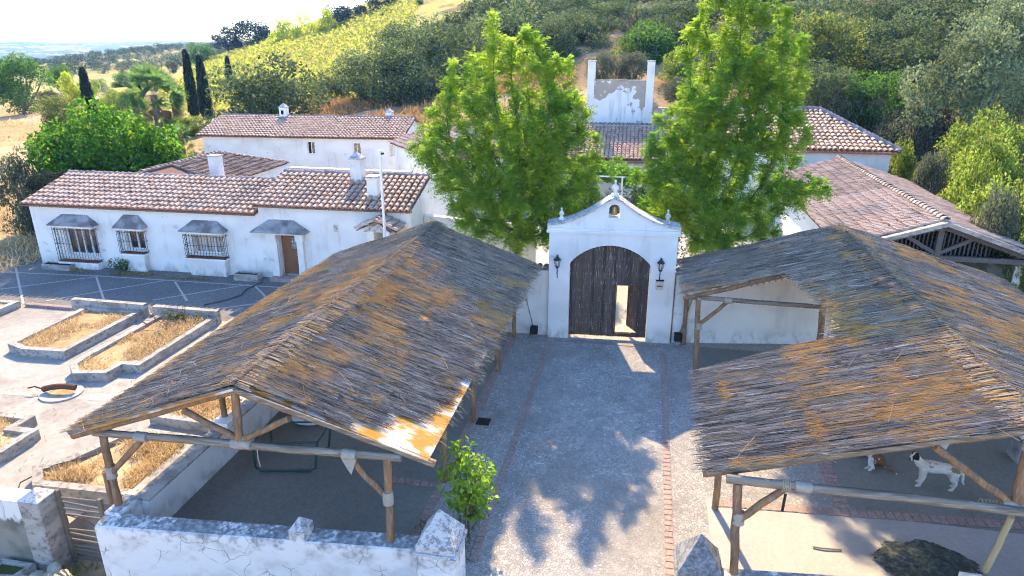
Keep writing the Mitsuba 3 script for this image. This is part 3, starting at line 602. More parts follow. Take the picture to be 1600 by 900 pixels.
def finial(o, s):
    pr = [(0, 0), (.15, 0), (.15, .1), (.09, .13), (.07, .2), (.12, .27), (.14, .34), (.10, .42), (.04, .47), (.035, .54), (.06, .58), (.03, .63), (0, .66)]
    return lathe([(r*s, z*s) for r, z in pr], o, 14)
gput(gate, 'finial', finial((2.38, .35, 5.66), .95), 'plaster', smooth=40); gput(gate, 'finial', finial((.42, .35, 4.72), .72), 'plaster', smooth=40); gput(gate, 'finial', finial((4.35, .35, 4.70), .8), 'lichen_stone', smooth=40)
bell = thing('bell', 'small brass bell hanging in the opening of the gateway pediment', 'bell')
gput(bell, 'body', lathe([(0, .30), (.05, .30), (.075, .26), (.085, .14), (.11, .05), (.145, 0), (.12, 0), (.07, .1), (0, .2)], (2.38, .3, 5.0), 16), 'brass', smooth=40)
gput(bell, 'yoke', box(2.2, 2.56, .27, .33, 5.305, 5.34), 'rust'); gput(bell, 'clapper', bar((2.38, .3, 4.94), (2.38, .3, 5.08), .018), 'black_iron')
doors = thing('wooden_gate', 'weathered dark plank gate filling the white arch with a small open wicket', 'gate')
g_in = opening.buffer(-.015)
xs = np.linspace(.815, 3.815, 23)
wick = sbox(2.63, .27, 3.45, 2.24)
for i in range(22):
    d0 = .16+R_.uniform(0, .014)
    pl = sbox(xs[i]+.0012, .10+R_.uniform(0, .02), xs[i+1]-.0012, 5).intersection(g_in).difference(wick)
    for g in getattr(pl, 'geoms', [pl]):
        if g.area > .01: gput(doors, 'plank', xz(g, d0, d0+.045), 'old_gate_wood')
for z in (.26, 1.1, 2.42, 3.05): gput(doors, 'ledge', xz(sbox(.83, z-.05, 3.8, z+.05).difference(wick.buffer(.0)), .225, .27), 'old_gate_wood')
gput(doors, 'wicket_rail', box(2.58, 3.5, .12, .158, .20, .265), 'old_gate_wood'); gput(doors, 'wicket_rail', box(2.58, 3.5, .12, .158, 2.285, 2.34), 'old_gate_wood')
wk = num(doors+'__wicket_door'); labels[wk] = {'label': 'narrow plank door standing open inwards'}
th = math.radians(62)
for k in range(4):
    m = box(-.19*(k+1)+.003, -.19*k-.003, 0, .04, .29, 2.23); M = np.eye(4); M[:2, :2] = [[math.cos(-th), -math.sin(-th)], [math.sin(-th), math.cos(-th)]]; M[:3, 3] = (3.44, .28, 0)
    m.apply_transform(M); gput(wk, 'plank', m, 'old_gate_wood')
def lantern(s, z, lab):
    l = thing('wall_lantern', lab, 'lantern')
    gput(l, 'bracket', tube([(s, -.005, z-.45), (s, -.03, z-.25), (s, -.10, z-.05), (s, -.14, z+.02)], .018, 6), 'black_iron')
    gput(l, 'base', lathe([(0, 0), (.05, 0), (.075, .05), (.0, .05)], (s, -.16, z), 8), 'black_iron')
    for a in range(6):
        t = a*math.pi/3; gput(l, 'bar', bar((s+.07*math.cos(t), -.16+.07*math.sin(t), z+.05), (s+.115*math.cos(t), -.16+.115*math.sin(t), z+.32), .009, 4), 'black_iron')
    gput(l, 'glass', lathe([(.06, .05), (.10, .32)], (s, -.16, z), 6), 'window_glass')
    gput(l, 'roof', lathe([(.15, .32), (.15, .335), (.06, .43), (.035, .45), (.045, .48), (.02, .52), (0, .54)], (s, -.16, z), 8), 'black_iron')
lantern(.33, 2.95, 'black wall lantern left of the arched gate'); lantern(4.18, 2.98, 'black wall lantern right of the arched gate')
mb = thing('mailbox', 'small cream letterbox plate on the white wall below the right lantern', 'mailbox')
gput(mb, 'body', box(4.06, 4.34, -.07, -.003, 2.22, 2.56), 'plaque_cream'); gput(mb, 'lid', box(4.05, 4.35, -.09, -.002, 2.561, 2.60), 'dark_plastic'); gput(mb, 'slot', box(4.1, 4.3, -.073, -.071, 2.34, 2.38), 'dark_plastic')

def coped_wall(name, lab, P, Q, h, th=.35, cap=True):
    w = thing(name, lab, 'wall'); P, Q = V(*P, 0), V(*Q, 0); e = unit(Q-P); n = V(-e[1], e[0], 0)
    pl = LineString([P[:2], Q[:2]]).buffer(th/2, cap_style='flat')
    put(w, 'masonry', extr(pl, h), 'plaster')
    if cap:
        L = np.linalg.norm(Q-P); k = int(L/.26); ms, col = [], []
        for i in range(k):
            m = tile_mesh(.12, .11, .62, 6); c = P+e*(i+.5)*L/k; m.apply_transform(frame(c-n*.31+V(0, 0, h+.03), e, n, V(0, 0, 1))); m.apply_translation((0, 0, R_.normal(0, .008))); ms.append(m)
            col.append(np.repeat([np.array((.17, .14, .13))*R_.uniform(.7, 1.3)], len(m.vertices), 0))
        put(w, 'coping_tiles', cat(ms), 'tile_coloured', kind='stuff', color=np.vstack(col))
    return w
coped_wall('yard_wall', 'white wall with dark tile coping between the left shed and the gateway', (-11.4, 25.0), (-3.46, 25.05), 2.72)
coped_wall('yard_wall', 'white wall with dark tile coping right of the gateway under the shed roof', (1.36, 25.25), (7.3, 26.25), 2.78)
coped_wall('yard_wall', 'white wall running from the house end towards the left tall tree', (-10.6, 31.6), (-4.9, 30.4), 3.0, cap=False)
for x, y, sx, lab in ((-3.95, 24.62, -1, 'black floodlight box with a leaning pole left of the gateway'), (1.62, 25.0, 1, 'black floodlight box with a leaning pole right of the gateway')):
    fl = thing('floodlight', lab, 'floodlight')
    put(fl, 'box', chamfered(x-.14, x+.14, y-.15, y+.1, .16, .46, .02), 'dark_plastic'); put(fl, 'stand', chamfered(x-.1, x+.1, y-.1, y+.08, 0, .159, .02), 'weathered_concrete')
    put(fl, 'pole', bar((x+.05*sx, y+.05, .4), (x+sx*(.55), y+.12, 2.4), .022), 'grey_log')

# ------------------------------------------------------------------ thatched sheds
def strands(O, ea, eu, n, la, lu, rng, keep, courses, per_m, orange):
    """Reed strands on the plane O + ea*a + eu*u; returns vertices, faces, colours."""
    O, ea, eu, n = map(lambda q: np.asarray(q, float), (O, ea, eu, n)); S, U, LEN, WID, LIFT = [], [], [], [], []
    for k in range(courses):
        N = int(la*per_m); s = rng.uniform(0, la, N); u = k*lu/courses+rng.normal(0, .16, N)-.08
        S.append(s); U.append(u); LEN.append(rng.uniform(.35, 1.35, N)*lu/courses*1.3); WID.append(rng.uniform(.006, .015, N)); LIFT.append(rng.uniform(.006, .034, N))
    S, U, LEN, WID, LIFT = map(np.concatenate, (S, U, LEN, WID, LIFT))
    LEN = np.minimum(LEN, lu+.06-U)
    ok = keep(S, U+LEN*.4) & (LEN > .1); S, U, LEN, WID, LIFT = S[ok], U[ok], LEN[ok], WID[ok], LIFT[ok]
    ang = rng.normal(0, .035, len(S)); big = rng.random(len(S)) < .006; ang[big] = rng.uniform(-1.2, 1.2, big.sum()); LIFT[big] += .03
    sag = lambda u: -.06*np.sin(np.pi*np.clip(u/lu, 0, 1))
    b = O+S[:, None]*ea+U[:, None]*eu
    d = np.cos(ang)[:, None]*eu+np.sin(ang)[:, None]*ea; w = np.cross(n, d)
    t = b+d*LEN[:, None]
    wob = (meshkit.fbm(np.c_[S*.8, U*1.4, S*0], 3, 5)-.5)*.10+(meshkit.noise(np.c_[S*9, U*1.3, S*0], 8)-.5)*.035+.055
    lo = (LIFT+wob)[:, None]*n; hi = (wob+rng.uniform(-.015, .03, len(S)))[:, None]*n
    r = (WID/2)[:, None]
    v = np.stack([b-w*r+lo-n*.003, b+lo+n*r*.35, b+w*r+lo-n*.003, t-w*r+hi-n*.003, t+hi+n*r*.35, t+w*r+hi-n*.003], 1)
    f = np.array([[0, 1, 4], [0, 4, 3], [1, 2, 5], [1, 5, 4]])
    F = (f[None]+(np.arange(len(S))*6)[:, None, None]).reshape(-1, 3)
    base = np.array([(.27, .23, .20), (.34, .30, .27), (.17, .14, .12), (.46, .41, .36), (.06, .05, .045), (.33, .25, .17)])
    c = base[rng.choice(6, len(S), p=[.30, .22, .18, .08, .14, .08])]*rng.uniform(.8, 1.2, (len(S), 1))*(.45+1.1*meshkit.fbm(np.c_[S*24, U*.9, S*0+3], 2, 9))[:, None]*(.8+.4*meshkit.fbm(np.c_[S*.8, U*1.1, S*0+8], 3, 19))[:, None]
    c *= (.98, .885, .785)
    q = np.c_[S*.55, U*.9, S*0]; fld = meshkit.fbm(q, 4, 11)*.65+meshkit.fbm(q*5, 2, 4)*.35
    edge = .12*np.maximum(0, np.cos(2*np.pi*(U/lu*3.5-.25)))**6
    om = sst(.565, .69, fld*.85+.08+orange(S, U)+edge)
    oc = np.array([(.54, .295, .10)])*rng.uniform(.6, 1.25, (len(S), 1))
    c = np.where((rng.random(len(S)) < om*.85)[:, None], oc, c)
    wl = rng.random(len(S)) < .004; c[wl] = (.72, .70, .64)
    return v.reshape(-1, 3), F, np.repeat(c, 6, 0)
def thatch_side(parent, O, ea, eu, la, lu, seed, outline, keep, orange, per_m=330, courses=9):
    ea, eu = unit(ea), unit(eu); n = np.cross(ea, eu); n = n if n[2] > 0 else -n
    ex = ea; ey = eu; M = frame(V(*O), ex, ey, np.cross(ex, ey))
    m = extr(outline, .05); m.apply_translation((0, 0, -.05 if np.cross(ex, ey)[2] > 0 else 0)); m.apply_transform(M)
    put(parent, 'roof_board', m, 'roof_board')
    v, f, c = strands(O, ea, eu, n, la, lu, np.random.default_rng(seed), keep, courses, per_m, orange)
    put(parent, 'reed_thatch', trimesh.Trimesh(v, f, process=False), 'reed', kind='stuff', color=c)
def ridge_reeds(parent, P, Q, seed, per_m=260, side=(1, 0, 0), drop=.36):
    g = np.random.default_rng(seed); P, Q, side = V(*P), V(*Q), V(*side); L = np.linalg.norm(Q-P); N = int(L*per_m)
    s = g.uniform(0, L, N)[:, None]; e = (Q-P)/L; sg = g.choice([-1, 1], N)[:, None]
    c0 = P+e*s+V(0, 0, .04)+g.normal(0, .02, (N, 3)); ln = g.uniform(.2, .5, N)[:, None]
    d = side*sg*np.cos(.33)+V(0, 0, -1)*drop+e*g.normal(0, .09, (N, 1)); d /= np.linalg.norm(d, axis=1, keepdims=True)
    c1 = c0+d*ln+V(0, 0, .03); c0 = c0-d*.05; w = np.cross(d, V(0, 0, 1)); w /= np.linalg.norm(w, axis=1, keepdims=True); r = g.uniform(.006, .014, N)[:, None]; up = V(0, 0, .4)*r
    v = np.stack([c0-w*r, c0+up, c0+w*r, c1-w*r, c1+up, c1+w*r], 1).reshape(-1, 3); f = np.array([[0, 1, 4], [0, 4, 3], [1, 2, 5], [1, 5, 4]])
    F = (f[None]+(np.arange(N)*6)[:, None, None]).reshape(-1, 3)
    base = np.array([(.27, .23, .20), (.34, .30, .27), (.17, .14, .12), (.50, .31, .11)]); c = base[g.choice(4, N, p=[.35, .2, .25, .2])]*g.uniform(.55, 1.05, (N, 1))
    put(parent, 'ridge_reeds', trimesh.Trimesh(v, F, process=False), 'reed', kind='stuff', color=np.repeat(c, 6, 0))
def fringe(parent, P, Q, out, n, seed):
    g = np.random.default_rng(seed); P, Q, out = V(*P), V(*Q), V(*out); ms = []
    for k in range(n):
        c = P+(Q-P)*g.random(); l = g.uniform(.12, .5); d = unit(out+g.normal(0, .35, 3)+V(0, 0, -.45))
        l *= .6; a, b = c-d*.1, c+d*l; mid = (a+b)/2+V(0, 0, .03); ms.append(tube([a, mid, b+V(0, 0, -.08*l)], g.uniform(.0025, .005), 3, False))
    put(parent, 'reed_fringe', cat(ms), 'bamboo', kind='stuff')
def wrap(parent, c, ax, r, l):
    ax = unit(ax); t = np.linspace(-l/2, l/2, 5); put(parent, 'cloth_wrap', tube([V(*c)+ax*x for x in t], r*(1+.10*np.sin(t*40)), 10), 'white_cloth', smooth=50)

shl = thing('thatched_shed', 'left open shed with a reed thatched gable roof on log posts', 'shed')
eW, eE, rx = -11.9, -3.97, -7.9
RF, RB = V(-7.95, 11.0, 4.42), V(-7.8, 24.7, 4.40)
slw = math.hypot(4.0, 1.42)
# east slope: along +y from the front, up towards -x
oE, uE = V(-3.97, 11.3, 3.0), V(-3.95, -.1, 1.42)
def keep_east(S, U):
    q = meshkit.fbm(np.c_[S*1.6, U*1.6, S*0], 3, 2)
    bare = (S-.1)/3.0*(.35+.65*sst(0, .8, U))+np.where(S < 1.1, .25*U, U/1.1)+(q-.5)*1.1 < .70
    bare &= (S < .22+.3*q) & (U < 1.9) | (U < 1.25)
    bare |= (np.abs(U-1.8)+np.abs(S-5.6)*.3 < .5) & (q > .63)
    return ~bare
thatch_side(shl, oE, (0, 1, 0), uE, 13.4, slw+.02, 21, sbox(0, 0, 13.4, slw+.01), keep_east, lambda S, U: .03+.10*np.exp(-((U-slw*.97)/.5)**2)+.06*np.exp(-S/2.5)-.1*sst(7, 12, S))
oW = V(-11.92, 10.85, 3.0)
thatch_side(shl, oW, (0, 1, 0), (3.97, .1, 1.42), 13.75, slw+.02, 22, sbox(0, 0, 13.75, slw+.01), lambda S, U: S*0 < 1, lambda S, U: .02+.10*np.exp(-((U-slw*.97)/.5)**2)+.14*np.exp(-S/.6)*np.exp(-U/1.5)+.10*np.exp(-U/.3)-.1*sst(8, 12, S))
ridge_reeds(shl, RF+V(0, 0, .05), RB+V(0, 0, .05), 5)
fringe(shl, (-3.97, 12, 3.0), (-3.97, 24.6, 3.0), (.9, 0, 0), 170, 9)
put(shl, 'front_rafter', log((-12.0, 10.95, 2.86), (-7.95, 11.15, 4.3), .085), 'log_wood', smooth=40); put(shl, 'front_rafter', log((-3.85, 11.42, 2.88), (-7.95, 11.15, 4.3), .085), 'log_wood', smooth=40)
put(shl, 'barge_board', beam((-12.02, 10.86, 2.97), (-7.95, 10.98, 4.42), .03, .09), 'grey_log'); put(shl, 'barge_board', beam((-3.88, 11.27, 2.97), (-7.95, 10.98, 4.42), .03, .09), 'grey_log')
put(shl, 'tie_beam', log((-11.55, 11.05, 2.93), (-4.5, 11.22, 3.08), .085), 'grey_log', smooth=40)
put(shl, 'king_post', log((-8.05, 11.13, 3.05), (-8.0, 11.15, 4.25), .085), 'log_wood', smooth=40)
for a, b in (((-8.05, 11.13, 3.12), (-9.25, 11.1, 3.72)), ((-8.0, 11.13, 3.12), (-6.85, 11.16, 3.75)), ((-11.3, 11.04, 1.95), (-10.35, 11.07, 2.9)), ((-4.85, 11.21, 2.05), (-5.65, 11.19, 3.0))):
    put(shl, 'brace', log(a, b, .07), 'log_wood', smooth=40)
put(shl, 'post', log((-11.35, 11.05, .93), (-11.33, 11.05, 2.9), .085), 'log_wood', smooth=40); put(shl, 'post', log((-4.85, 11.22, .93), (-4.8, 11.21, 3.05), .085), 'log_wood', smooth=40)
for y in (14.75, 17.85, 21.35, 24.4): put(shl, 'post', log((-4.72, y, 0), (-4.7, y, 3.15), .085), 'log_wood', smooth=40)
for y in (15.0, 18.2, 21.4): put(shl, 'post', log((-11.2, y, .9), (-11.15, y, 3.1), .085), 'log_wood', smooth=40)
put(shl, 'eave_beam', log((-4.7, 11.3, 3.06), (-4.7, 24.6, 3.06), .075), 'grey_log', smooth=40); put(shl, 'eave_beam', log((-11.2, 11.1, 3.06), (-11.2, 24.6, 3.06), .075), 'grey_log', smooth=40)
for y in (14.75, 17.85, 21.35): put(shl, 'tie_beam', log((-11.2, y, 3.05), (-4.6, y, 3.05), .08), 'grey_log', smooth=40)
for c, ax, r, l in (((-11.34, 11.05, 1.95), (0, 0, 1), .115, .3), ((-4.84, 11.21, 2.08), (0, 0, 1), .115, .3), ((-10.37, 11.07, 2.95), (1, 0, 0), .11, .28), ((-5.6, 11.19, 3.03), (1, 0, 0), .115, .3), ((-8.0, 11.13, 3.03), (1, 0, .02), .12, .45)):
    wrap(shl, c, ax, r, l)
put(shl, 'hanging_cloth', hull([(-5.75, 11.09, 2.96), (-5.42, 11.09, 3.0), (-5.55, 11.07, 2.62), (-5.75, 11.11, 2.96), (-5.42, 11.11, 3.0)]), 'white_cloth')
put(shl, 'cord', tube([(-7.6, 11.04, 3.0), (-7.6, 11.02, 2.8), (-7.57, 11.02, 2.6)], .012, 5), 'white_cloth')

shr = thing('thatched_shed', 'right open shed with a reed thatched roof that has a square gap', 'shed')
eZ, ridX, rZ = 3.10, 7.05, 4.72; run = ridX-1.65; lu = math.hypot(run, rZ-eZ)
# west slope: a = y-11.85, u upslope
hole_xy = [(1.2, 16.1), (5.0, 16.75), (5.3, 18.4), (5.27, 19.7), (5.0, 21.2), (4.74, 22.3), (1.2, 22.15)]
kx = lu/run
hole = Polygon([(y-11.85, (x-1.65)*kx) for x, y in hole_xy])
slope = sbox(.1, 0, 14.2, lu).difference(hole)
from shapely import contains_xy
def keep_rw(S, U): return contains_xy(slope.buffer(.12), S, U)
thatch_side(shr, (1.65, 11.85, eZ), (0, 1, 0), (run, 0, rZ-eZ), 14.2, lu+.02, 31, slope, keep_rw, lambda S, U: .03+.10*np.exp(-((U-lu*.95)/.7)**2)+.06*sst(4.6, 1.5, S)-.13*sst(6, 10, S)*(U < 4.6), courses=10)
thatch_side(shr, (12.45, 11.85, eZ), (0, 1, 0), (-run, 0, rZ-eZ), 14.2, lu+.02, 32, sbox(.1, 0, 14.2, lu), lambda S, U: S*0 < 1, lambda S, U: .04+.08*np.exp(-((U-lu*.97)/.7)**2), courses=10)
ridge_reeds(shr, (ridX, 11.95, rZ+.04), (ridX-.05, 26.0, rZ+.04), 6)
fringe(shr, (5.3, 18.0, 4.1), (5.0, 21.6, 4.05), (-.9, 0, 0), 90, 12); fringe(shr, (1.65, 12, eZ), (1.65, 16, eZ), (-.9, 0, 0), 30, 13)
def rz(x): return eZ+(x-1.65)*(rZ-eZ)/run
put(shr, 'front_rafter', log((1.5, 12.08, rz(1.5)-.13), (ridX, 12.1, rZ-.13), .085), 'log_wood', smooth=40); put(shr, 'front_rafter', log((12.6, 12.08, rz(1.5)-.13), (ridX, 12.1, rZ-.13), .085), 'log_wood', smooth=40)
put(shr, 'barge_board', beam((1.55, 11.93, rz(1.55)-.03), (ridX, 11.93, rZ-.03), .03, .09), 'grey_log')
put(shr, 'tie_beam', log((1.9, 11.7, 3.12), (12.0, 11.98, 2.95), .09), 'grey_log', smooth=40)
put(shr, 'king_post', log((7.03, 12.0, 2.95), (6.98, 12.0, 4.45), .11), 'log_wood', smooth=40)
for a, b in (((6.9, 11.99, 3.1), (5.45, 11.93, 4.12)), ((7.15, 11.99, 3.1), (8.6, 12.0, 4.1)), ((2.25, 11.7, 2.25), (3.0, 11.74, 3.05))):
    put(shr, 'brace', log(a, b, .075), 'log_wood', smooth=40)
put(shr, 'post', log((2.28, 11.78, .82), (2.12, 11.7, 3.05), .085), 'log_wood', smooth=40); put(shr, 'post', log((11.9, 12, .8), (11.9, 12, 3.05), .085), 'log_wood', smooth=40)
put(shr, 'post', log((2.24, 14.97, 0), (2.2, 14.97, 3.1), .085), 'log_wood', smooth=40); put(shr, 'post', log((2.16, 22.2, 0), (1.99, 22.2, 3.0), .085), 'log_wood', smooth=40); put(shr, 'post', log((1.85, 25.0, 0), (1.8, 25.0, 3.05), .085), 'log_wood', smooth=40)
put(shr, 'post', log((6.1, 22.4, 0), (5.93, 22.4, 3.9), .10), 'log_wood', smooth=40)
for y in (15.0, 18.5, 22.2): put(shr, 'post', log((11.9, y, 0), (11.9, y, 3.1), .085), 'log_wood', smooth=40)
put(shr, 'raker', log((7.05, 12.05, 2.75), (7.25, 12.7, .95), .06), 'bamboo', smooth=40)
put(shr, 'back_rafter', log((1.5, 22.17, rz(1.5)-.14), (4.85, 22.33, rz(4.85)-.1), .085), 'log_wood', smooth=40)
put(shr, 'tie_beam', log((1.75, 22.18, 2.98), (6.0, 22.4, 2.86), .08), 'grey_log', smooth=40)
put(shr, 'brace', log((2.05, 22.2, 1.95), (2.98, 22.24, 2.92), .07), 'log_wood', smooth=40)
put(shr, 'eave_beam', log((2.1, 11.8, 3.02), (2.1, 16.2, 3.02), .07), 'grey_log', smooth=40); put(shr, 'eave_beam', log((2.0, 22, 3.0), (1.9, 25.8, 3.0), .07), 'grey_log', smooth=40)
for k in range(8):   # purlin ends on the torn edge
    x = 3.6+k*.18; put(shr, 'purlin', log((x, 22.02, rz(x)-.11), (x, 25.9, rz(x)-.11), .035), 'log_wood')
for c, ax, r, l in (((2.22, 11.73, 2.25), (0, 0, 1), .115, .26), ((2.08, 22.2, 1.97), (0, 0, 1), .115, .22), ((2.95, 22.24, 2.93), (1, 0, 0), .11, .24), ((7.0, 12.0, 4.3), (0, 0, 1), .13, .2), ((7.03, 11.98, 3.02), (1, 0, 0), .13, .5), ((3.3, 11.74, 3.1), (1, 0, -.02), .108, .3)):
    wrap(shr, c, ax, r, l)
put(shr, 'hanging_cloth', hull([(5.3, 11.96, 4.2), (5.72, 11.96, 4.33), (5.62, 11.95, 3.95), (5.3, 12.0, 4.2), (5.72, 12.0, 4.33)]), 'white_cloth')
for k in range(5): put(shr, 'cord', tube([(2.93+.03*k, 11.74+.1*math.cos(t), 3.08+.12*math.sin(t)) for t in np.linspace(0, 2*math.pi, 9)], .011, 4), 'bamboo')
put(shr, 'strap', beam((2.98, 11.62, 2.98), (2.98, 11.66, 2.55), .05, .012), 'dark_plastic')
for k in range(6): put(shr, 'cord', tube([(6.45+.06*k, 11.97+.1*math.cos(t), 2.99+.12*math.sin(t)) for t in np.linspace(0, 2*math.pi, 9)], .009, 4), 'bamboo')

# ------------------------------------------------------------------ front boundary walls and pillars
fwl = thing('boundary_wall', 'cracked whitewashed wall with lichen below the left shed at the front', 'wall')
P0, P1 = V(-11.45, 10.6, 0), V(-4.1, 11.25, 0); e = unit(P1-P0); n_ = V(-e[1], e[0], 0)
prof = Polygon([(-.22, -1.6), (.24, -1.6), (.24, .98), (.2, 1.0), (-.18, .97), (-.22, .93)])
m = trimesh.creation.extrude_polygon(prof, np.linalg.norm(P1-P0), engine='earcut'); m.apply_transform(frame(P0, n_, V(0, 0, 1), e)); m.invert() if m.volume < 0 else None
m = m.subdivide_to_size(.5); put(fwl, 'masonry', m, 'mouldy_whitewash')
put(fwl, 'end_block', chamfered(-11.5, -11.1, 10.75, 11.45, -1.6, 1.06, .03), 'mouldy_whitewash')
def pier(parent, x, y, w, z0, z1, h, mat='mouldy_whitewash', capmat='lichen_stone', over=.05, name='pillar'):
    k = put(parent, name, chamfered(x-w/2, x+w/2, y-w/2, y+w/2, z0, z1, .02), mat)
    put(k, 'moulding', box(x-w/2-over, x+w/2+over, y-w/2-over, y+w/2+over, z1+.001, z1+.06), capmat)
    put(k, 'cap', hull([(x+a*w/2, y+b*w/2, z1+.061) for a in (-1, 1) for b in (-1, 1)]+[(x+a*w/2, y+b*w/2, z1+.2) for a in (-1, 1) for b in (-1, 1)]+[(x, y, z1+.2+h)]), capmat)
pier(fwl, -3.72, 11.17, .82, -1.6, 1.12, .66)
k = put(fwl, 'pinnacle', chamfered(-6.98, -6.62, 10.78, 11.22, 0.9, 1.22, .01), 'mouldy_whitewash'); put(k, 'cap', hull([(x, y, 1.221) for x in (-6.98, -6.62) for y in (10.78, 11.22)]+[(-6.8, 11.0, 1.46)]), 'lichen_stone')
rwl = thing('boundary_wall', 'low whitewashed wall in front of the right shed at the photo bottom', 'wall')
put(rwl, 'masonry', extr(LineString([(2.0, 11.65), (13, 12.75)]).buffer(.22, cap_style='flat'), .85), 'mouldy_whitewash')
pier(rwl, 1.55, 11.62, .84, -1.2, .98, .66, capmat='dark_lichen_stone')
k = put(rwl, 'pinnacle', chamfered(6.6, 7.0, 11.9, 12.35, .8, 1.14, .01), 'plaster'); put(k, 'cap', hull([(x, y, 1.141) for x in (6.6, 7.0) for y in (11.9, 12.35)]+[(6.7, 12.1, 1.3), (6.9, 12.1, 1.3)]), 'plaster')
swl = thing('side_wall', 'low white wall along the inner left side of the left shed', 'wall')
put(swl, 'masonry', box(-11.3, -10.93, 11.46, 24.7, 0, .9), 'plaster'); put(swl, 'coping', box(-11.33, -10.90, 11.46, 24.7, .901, .95), 'weathered_concrete')
k = put(swl, 'block', box(-11.36, -10.87, 14.6, 15.1, .951, 1.12), 'white_paint')
owl = thing('garden_wall', 'old lichen stained wall left of the slatted garden gate', 'wall')
put(owl, 'masonry', extr(Polygon([(-24, 10.35), (-13.75, 10.75), (-13.75, 11.2), (-24, 10.8)]), 2.2, frame(V(0, 0, -1.2), V(1, 0, 0), V(0, 1, 0), V(0, 0, 1))), 'old_wall')
k = put(owl, 'end_pillar', chamfered(-13.76, -13.2, 10.7, 11.25, -1.2, 1.05, .03), 'weathered_concrete'); put(k, 'cap', hull([(x, y, 1.051) for x in (-13.76, -13.2) for y in (10.7, 11.25)]+[(-13.5, 10.97, 1.25)]), 'lichen_stone')
gg = thing('garden_gate', 'rickety grey wooden gate of thin horizontal slats', 'gate')
gx0, gx1, gy, gz = -13.12, -12.0, 11.2, -.98
put(gg, 'stile', box(gx0-.05, gx0+.05, gy-.04, gy+.04, gz, 1.1), 'gate_grey_wood'); put(gg, 'stile', box(gx1-.05, gx1+.05, gy-.04, gy+.04, gz, 1.0), 'gate_grey_wood')
for z in (.92, .76, .60, .44, .02, -.14, -.30, -.45, -.58, -.70, -.82):
    a = R_.normal(0, .015); put(gg, 'slat', beam((gx0+.05, gy, z+a), (gx1-.05, gy+.01, z-a-.03), .03, .045), 'gate_grey_wood')
put(gg, 'wire', tube([(gx0+.1, gy, .4), (gx0+.6, gy+.02, .3), (gx0+1.1, gy, .02)], .012, 5), 'rust')
bpole = thing('garden_post', 'slim round wooden post beside the garden gate', 'post'); put(bpole, 'post', log((-11.72, 11.25, -.9), (-11.72, 11.25, 1.75), .06), 'log_wood', smooth=40)
tr = thing('trough', 'small pale stone trough of murky green water in the bottom left corner', 'trough')
tz = -1.05; tb = Polygon([(-14.75, 10.0), (-13.75, 10.12), (-13.62, 10.62), (-14.55, 10.62)])
put(tr, 'basin', extr(tb.difference(tb.buffer(-.09, join_style='mitre')), .42, frame(V(0, 0, tz), V(1, 0, 0), V(0, 1, 0), V(0, 0, 1))), 'weathered_concrete'); put(tr, 'water', sheet(tb.buffer(-.07, join_style='mitre'), tz+.33), 'algae_water')
pile = thing('stone_pile', 'heap of flat pale stones below the garden gate', 'stone pile')
g = np.random.default_rng(3)
for k in range(34):
    x, y = g.uniform(-14.2, -12.4), g.uniform(9.7, 10.65); y = min(y, 9.95+.45*(x+14.2)); zz = -.98+.40*max(0, 1-abs(x+13.2)/1.0)*g.random()+(.12*g.random())
    s = g.uniform(.13, .27); q = trimesh.creation.icosphere(1, 1.0); q.vertices += g.normal(0, .12, q.vertices.shape); q.vertices *= (s, s*.7, s*.32); q.apply_transform(trimesh.transformations.euler_matrix(g.normal(0, .3), g.normal(0, .3), g.uniform(0, 6))); q.apply_translation((x, y, zz))
    put(pile, 'stone', q, 'stone_pale' if k % 3 else 'stone_tan', smooth=35)
structure('outer_ground', sheet([(-30, 2), (-11.4, 2), (-11.4, 11.32), (-13.22, 11.32), (-13.22, 10.8), (-30, 10.4)], -1.0), 'ground_surface', 'lower dry ground outside the garden wall', 'ground')
stp = structure('gate_ramp', hull([(-13.2, 11.3, -1.0), (-11.4, 11.3, -1.0), (-13.2, 11.96, -.004), (-11.4, 11.96, -.004), (-13.2, 11.96, -1.1), (-11.4, 11.96, -1.1)]), 'concrete', 'short ramp behind the slatted garden gate', 'ramp')

structure('ramp_kerb', box(-13.75, -13.2, 11.21, 12.2, -1.1, -.004), 'concrete', 'concrete edge beside the short ramp', 'ramp')
# ------------------------------------------------------------------ terrace: planters, basin, hose, drains
def ring_planter(lab, pts, h, th=.24, soil=.22, seg=None):
    p = thing('raised_planter', lab, 'planter'); poly = Polygon(pts); inner = poly.buffer(-th, join_style='mitre')
    m = extr(poly.difference(inner), h); put(p, 'kerb', m, 'weathered_concrete'); put(p, 'soil', sheet(inner if inner.geom_type == 'Polygon' else max(inner.geoms, key=lambda g: g.area), soil), 'ground_surface')
    return p, inner
plA, inA = ring_planter('raised planter of dry grass, the farther left of two by the apron', [(-23.3, 23.35), (-20.55, 23.35), (-20.55, 19.2), (-22.3, 19.1), (-23.2, 19.4)], .34)
put(plA, 'back_wall', box(-24.0, -20.45, 23.352, 23.6, 0, .6), 'weathered_concrete')
plB, inB = ring_planter('long raised planter of dry grass beside the thatched shed', [(-19.6, 23.3), (-17.05, 23.3), (-17.05, 18.75), (-17.7, 18.7), (-17.75, 18.0), (-18.85, 17.75), (-19.5, 18.3), (-19.6, 18.9)], .34)
put(plB, 'back_wall', box(-20.0, -17.0, 23.302, 23.55, 0, .58), 'weathered_concrete')
plC, inC = ring_planter('stepped raised planter at the left edge of the photo', [(-24, 15.0), (-17.75, 15.1), (-17.75, 14.45), (-17.0, 14.45), (-17.0, 13.2), (-24, 13.2)], .34)
plD, inD = ring_planter('raised planter of dry grass behind the garden gate', [(-14.3, 15.1), (-12.0, 15.0), (-12.0, 12.2), (-14.9, 12.1), (-15.6, 12.8), (-15.1, 13.1)], .36)
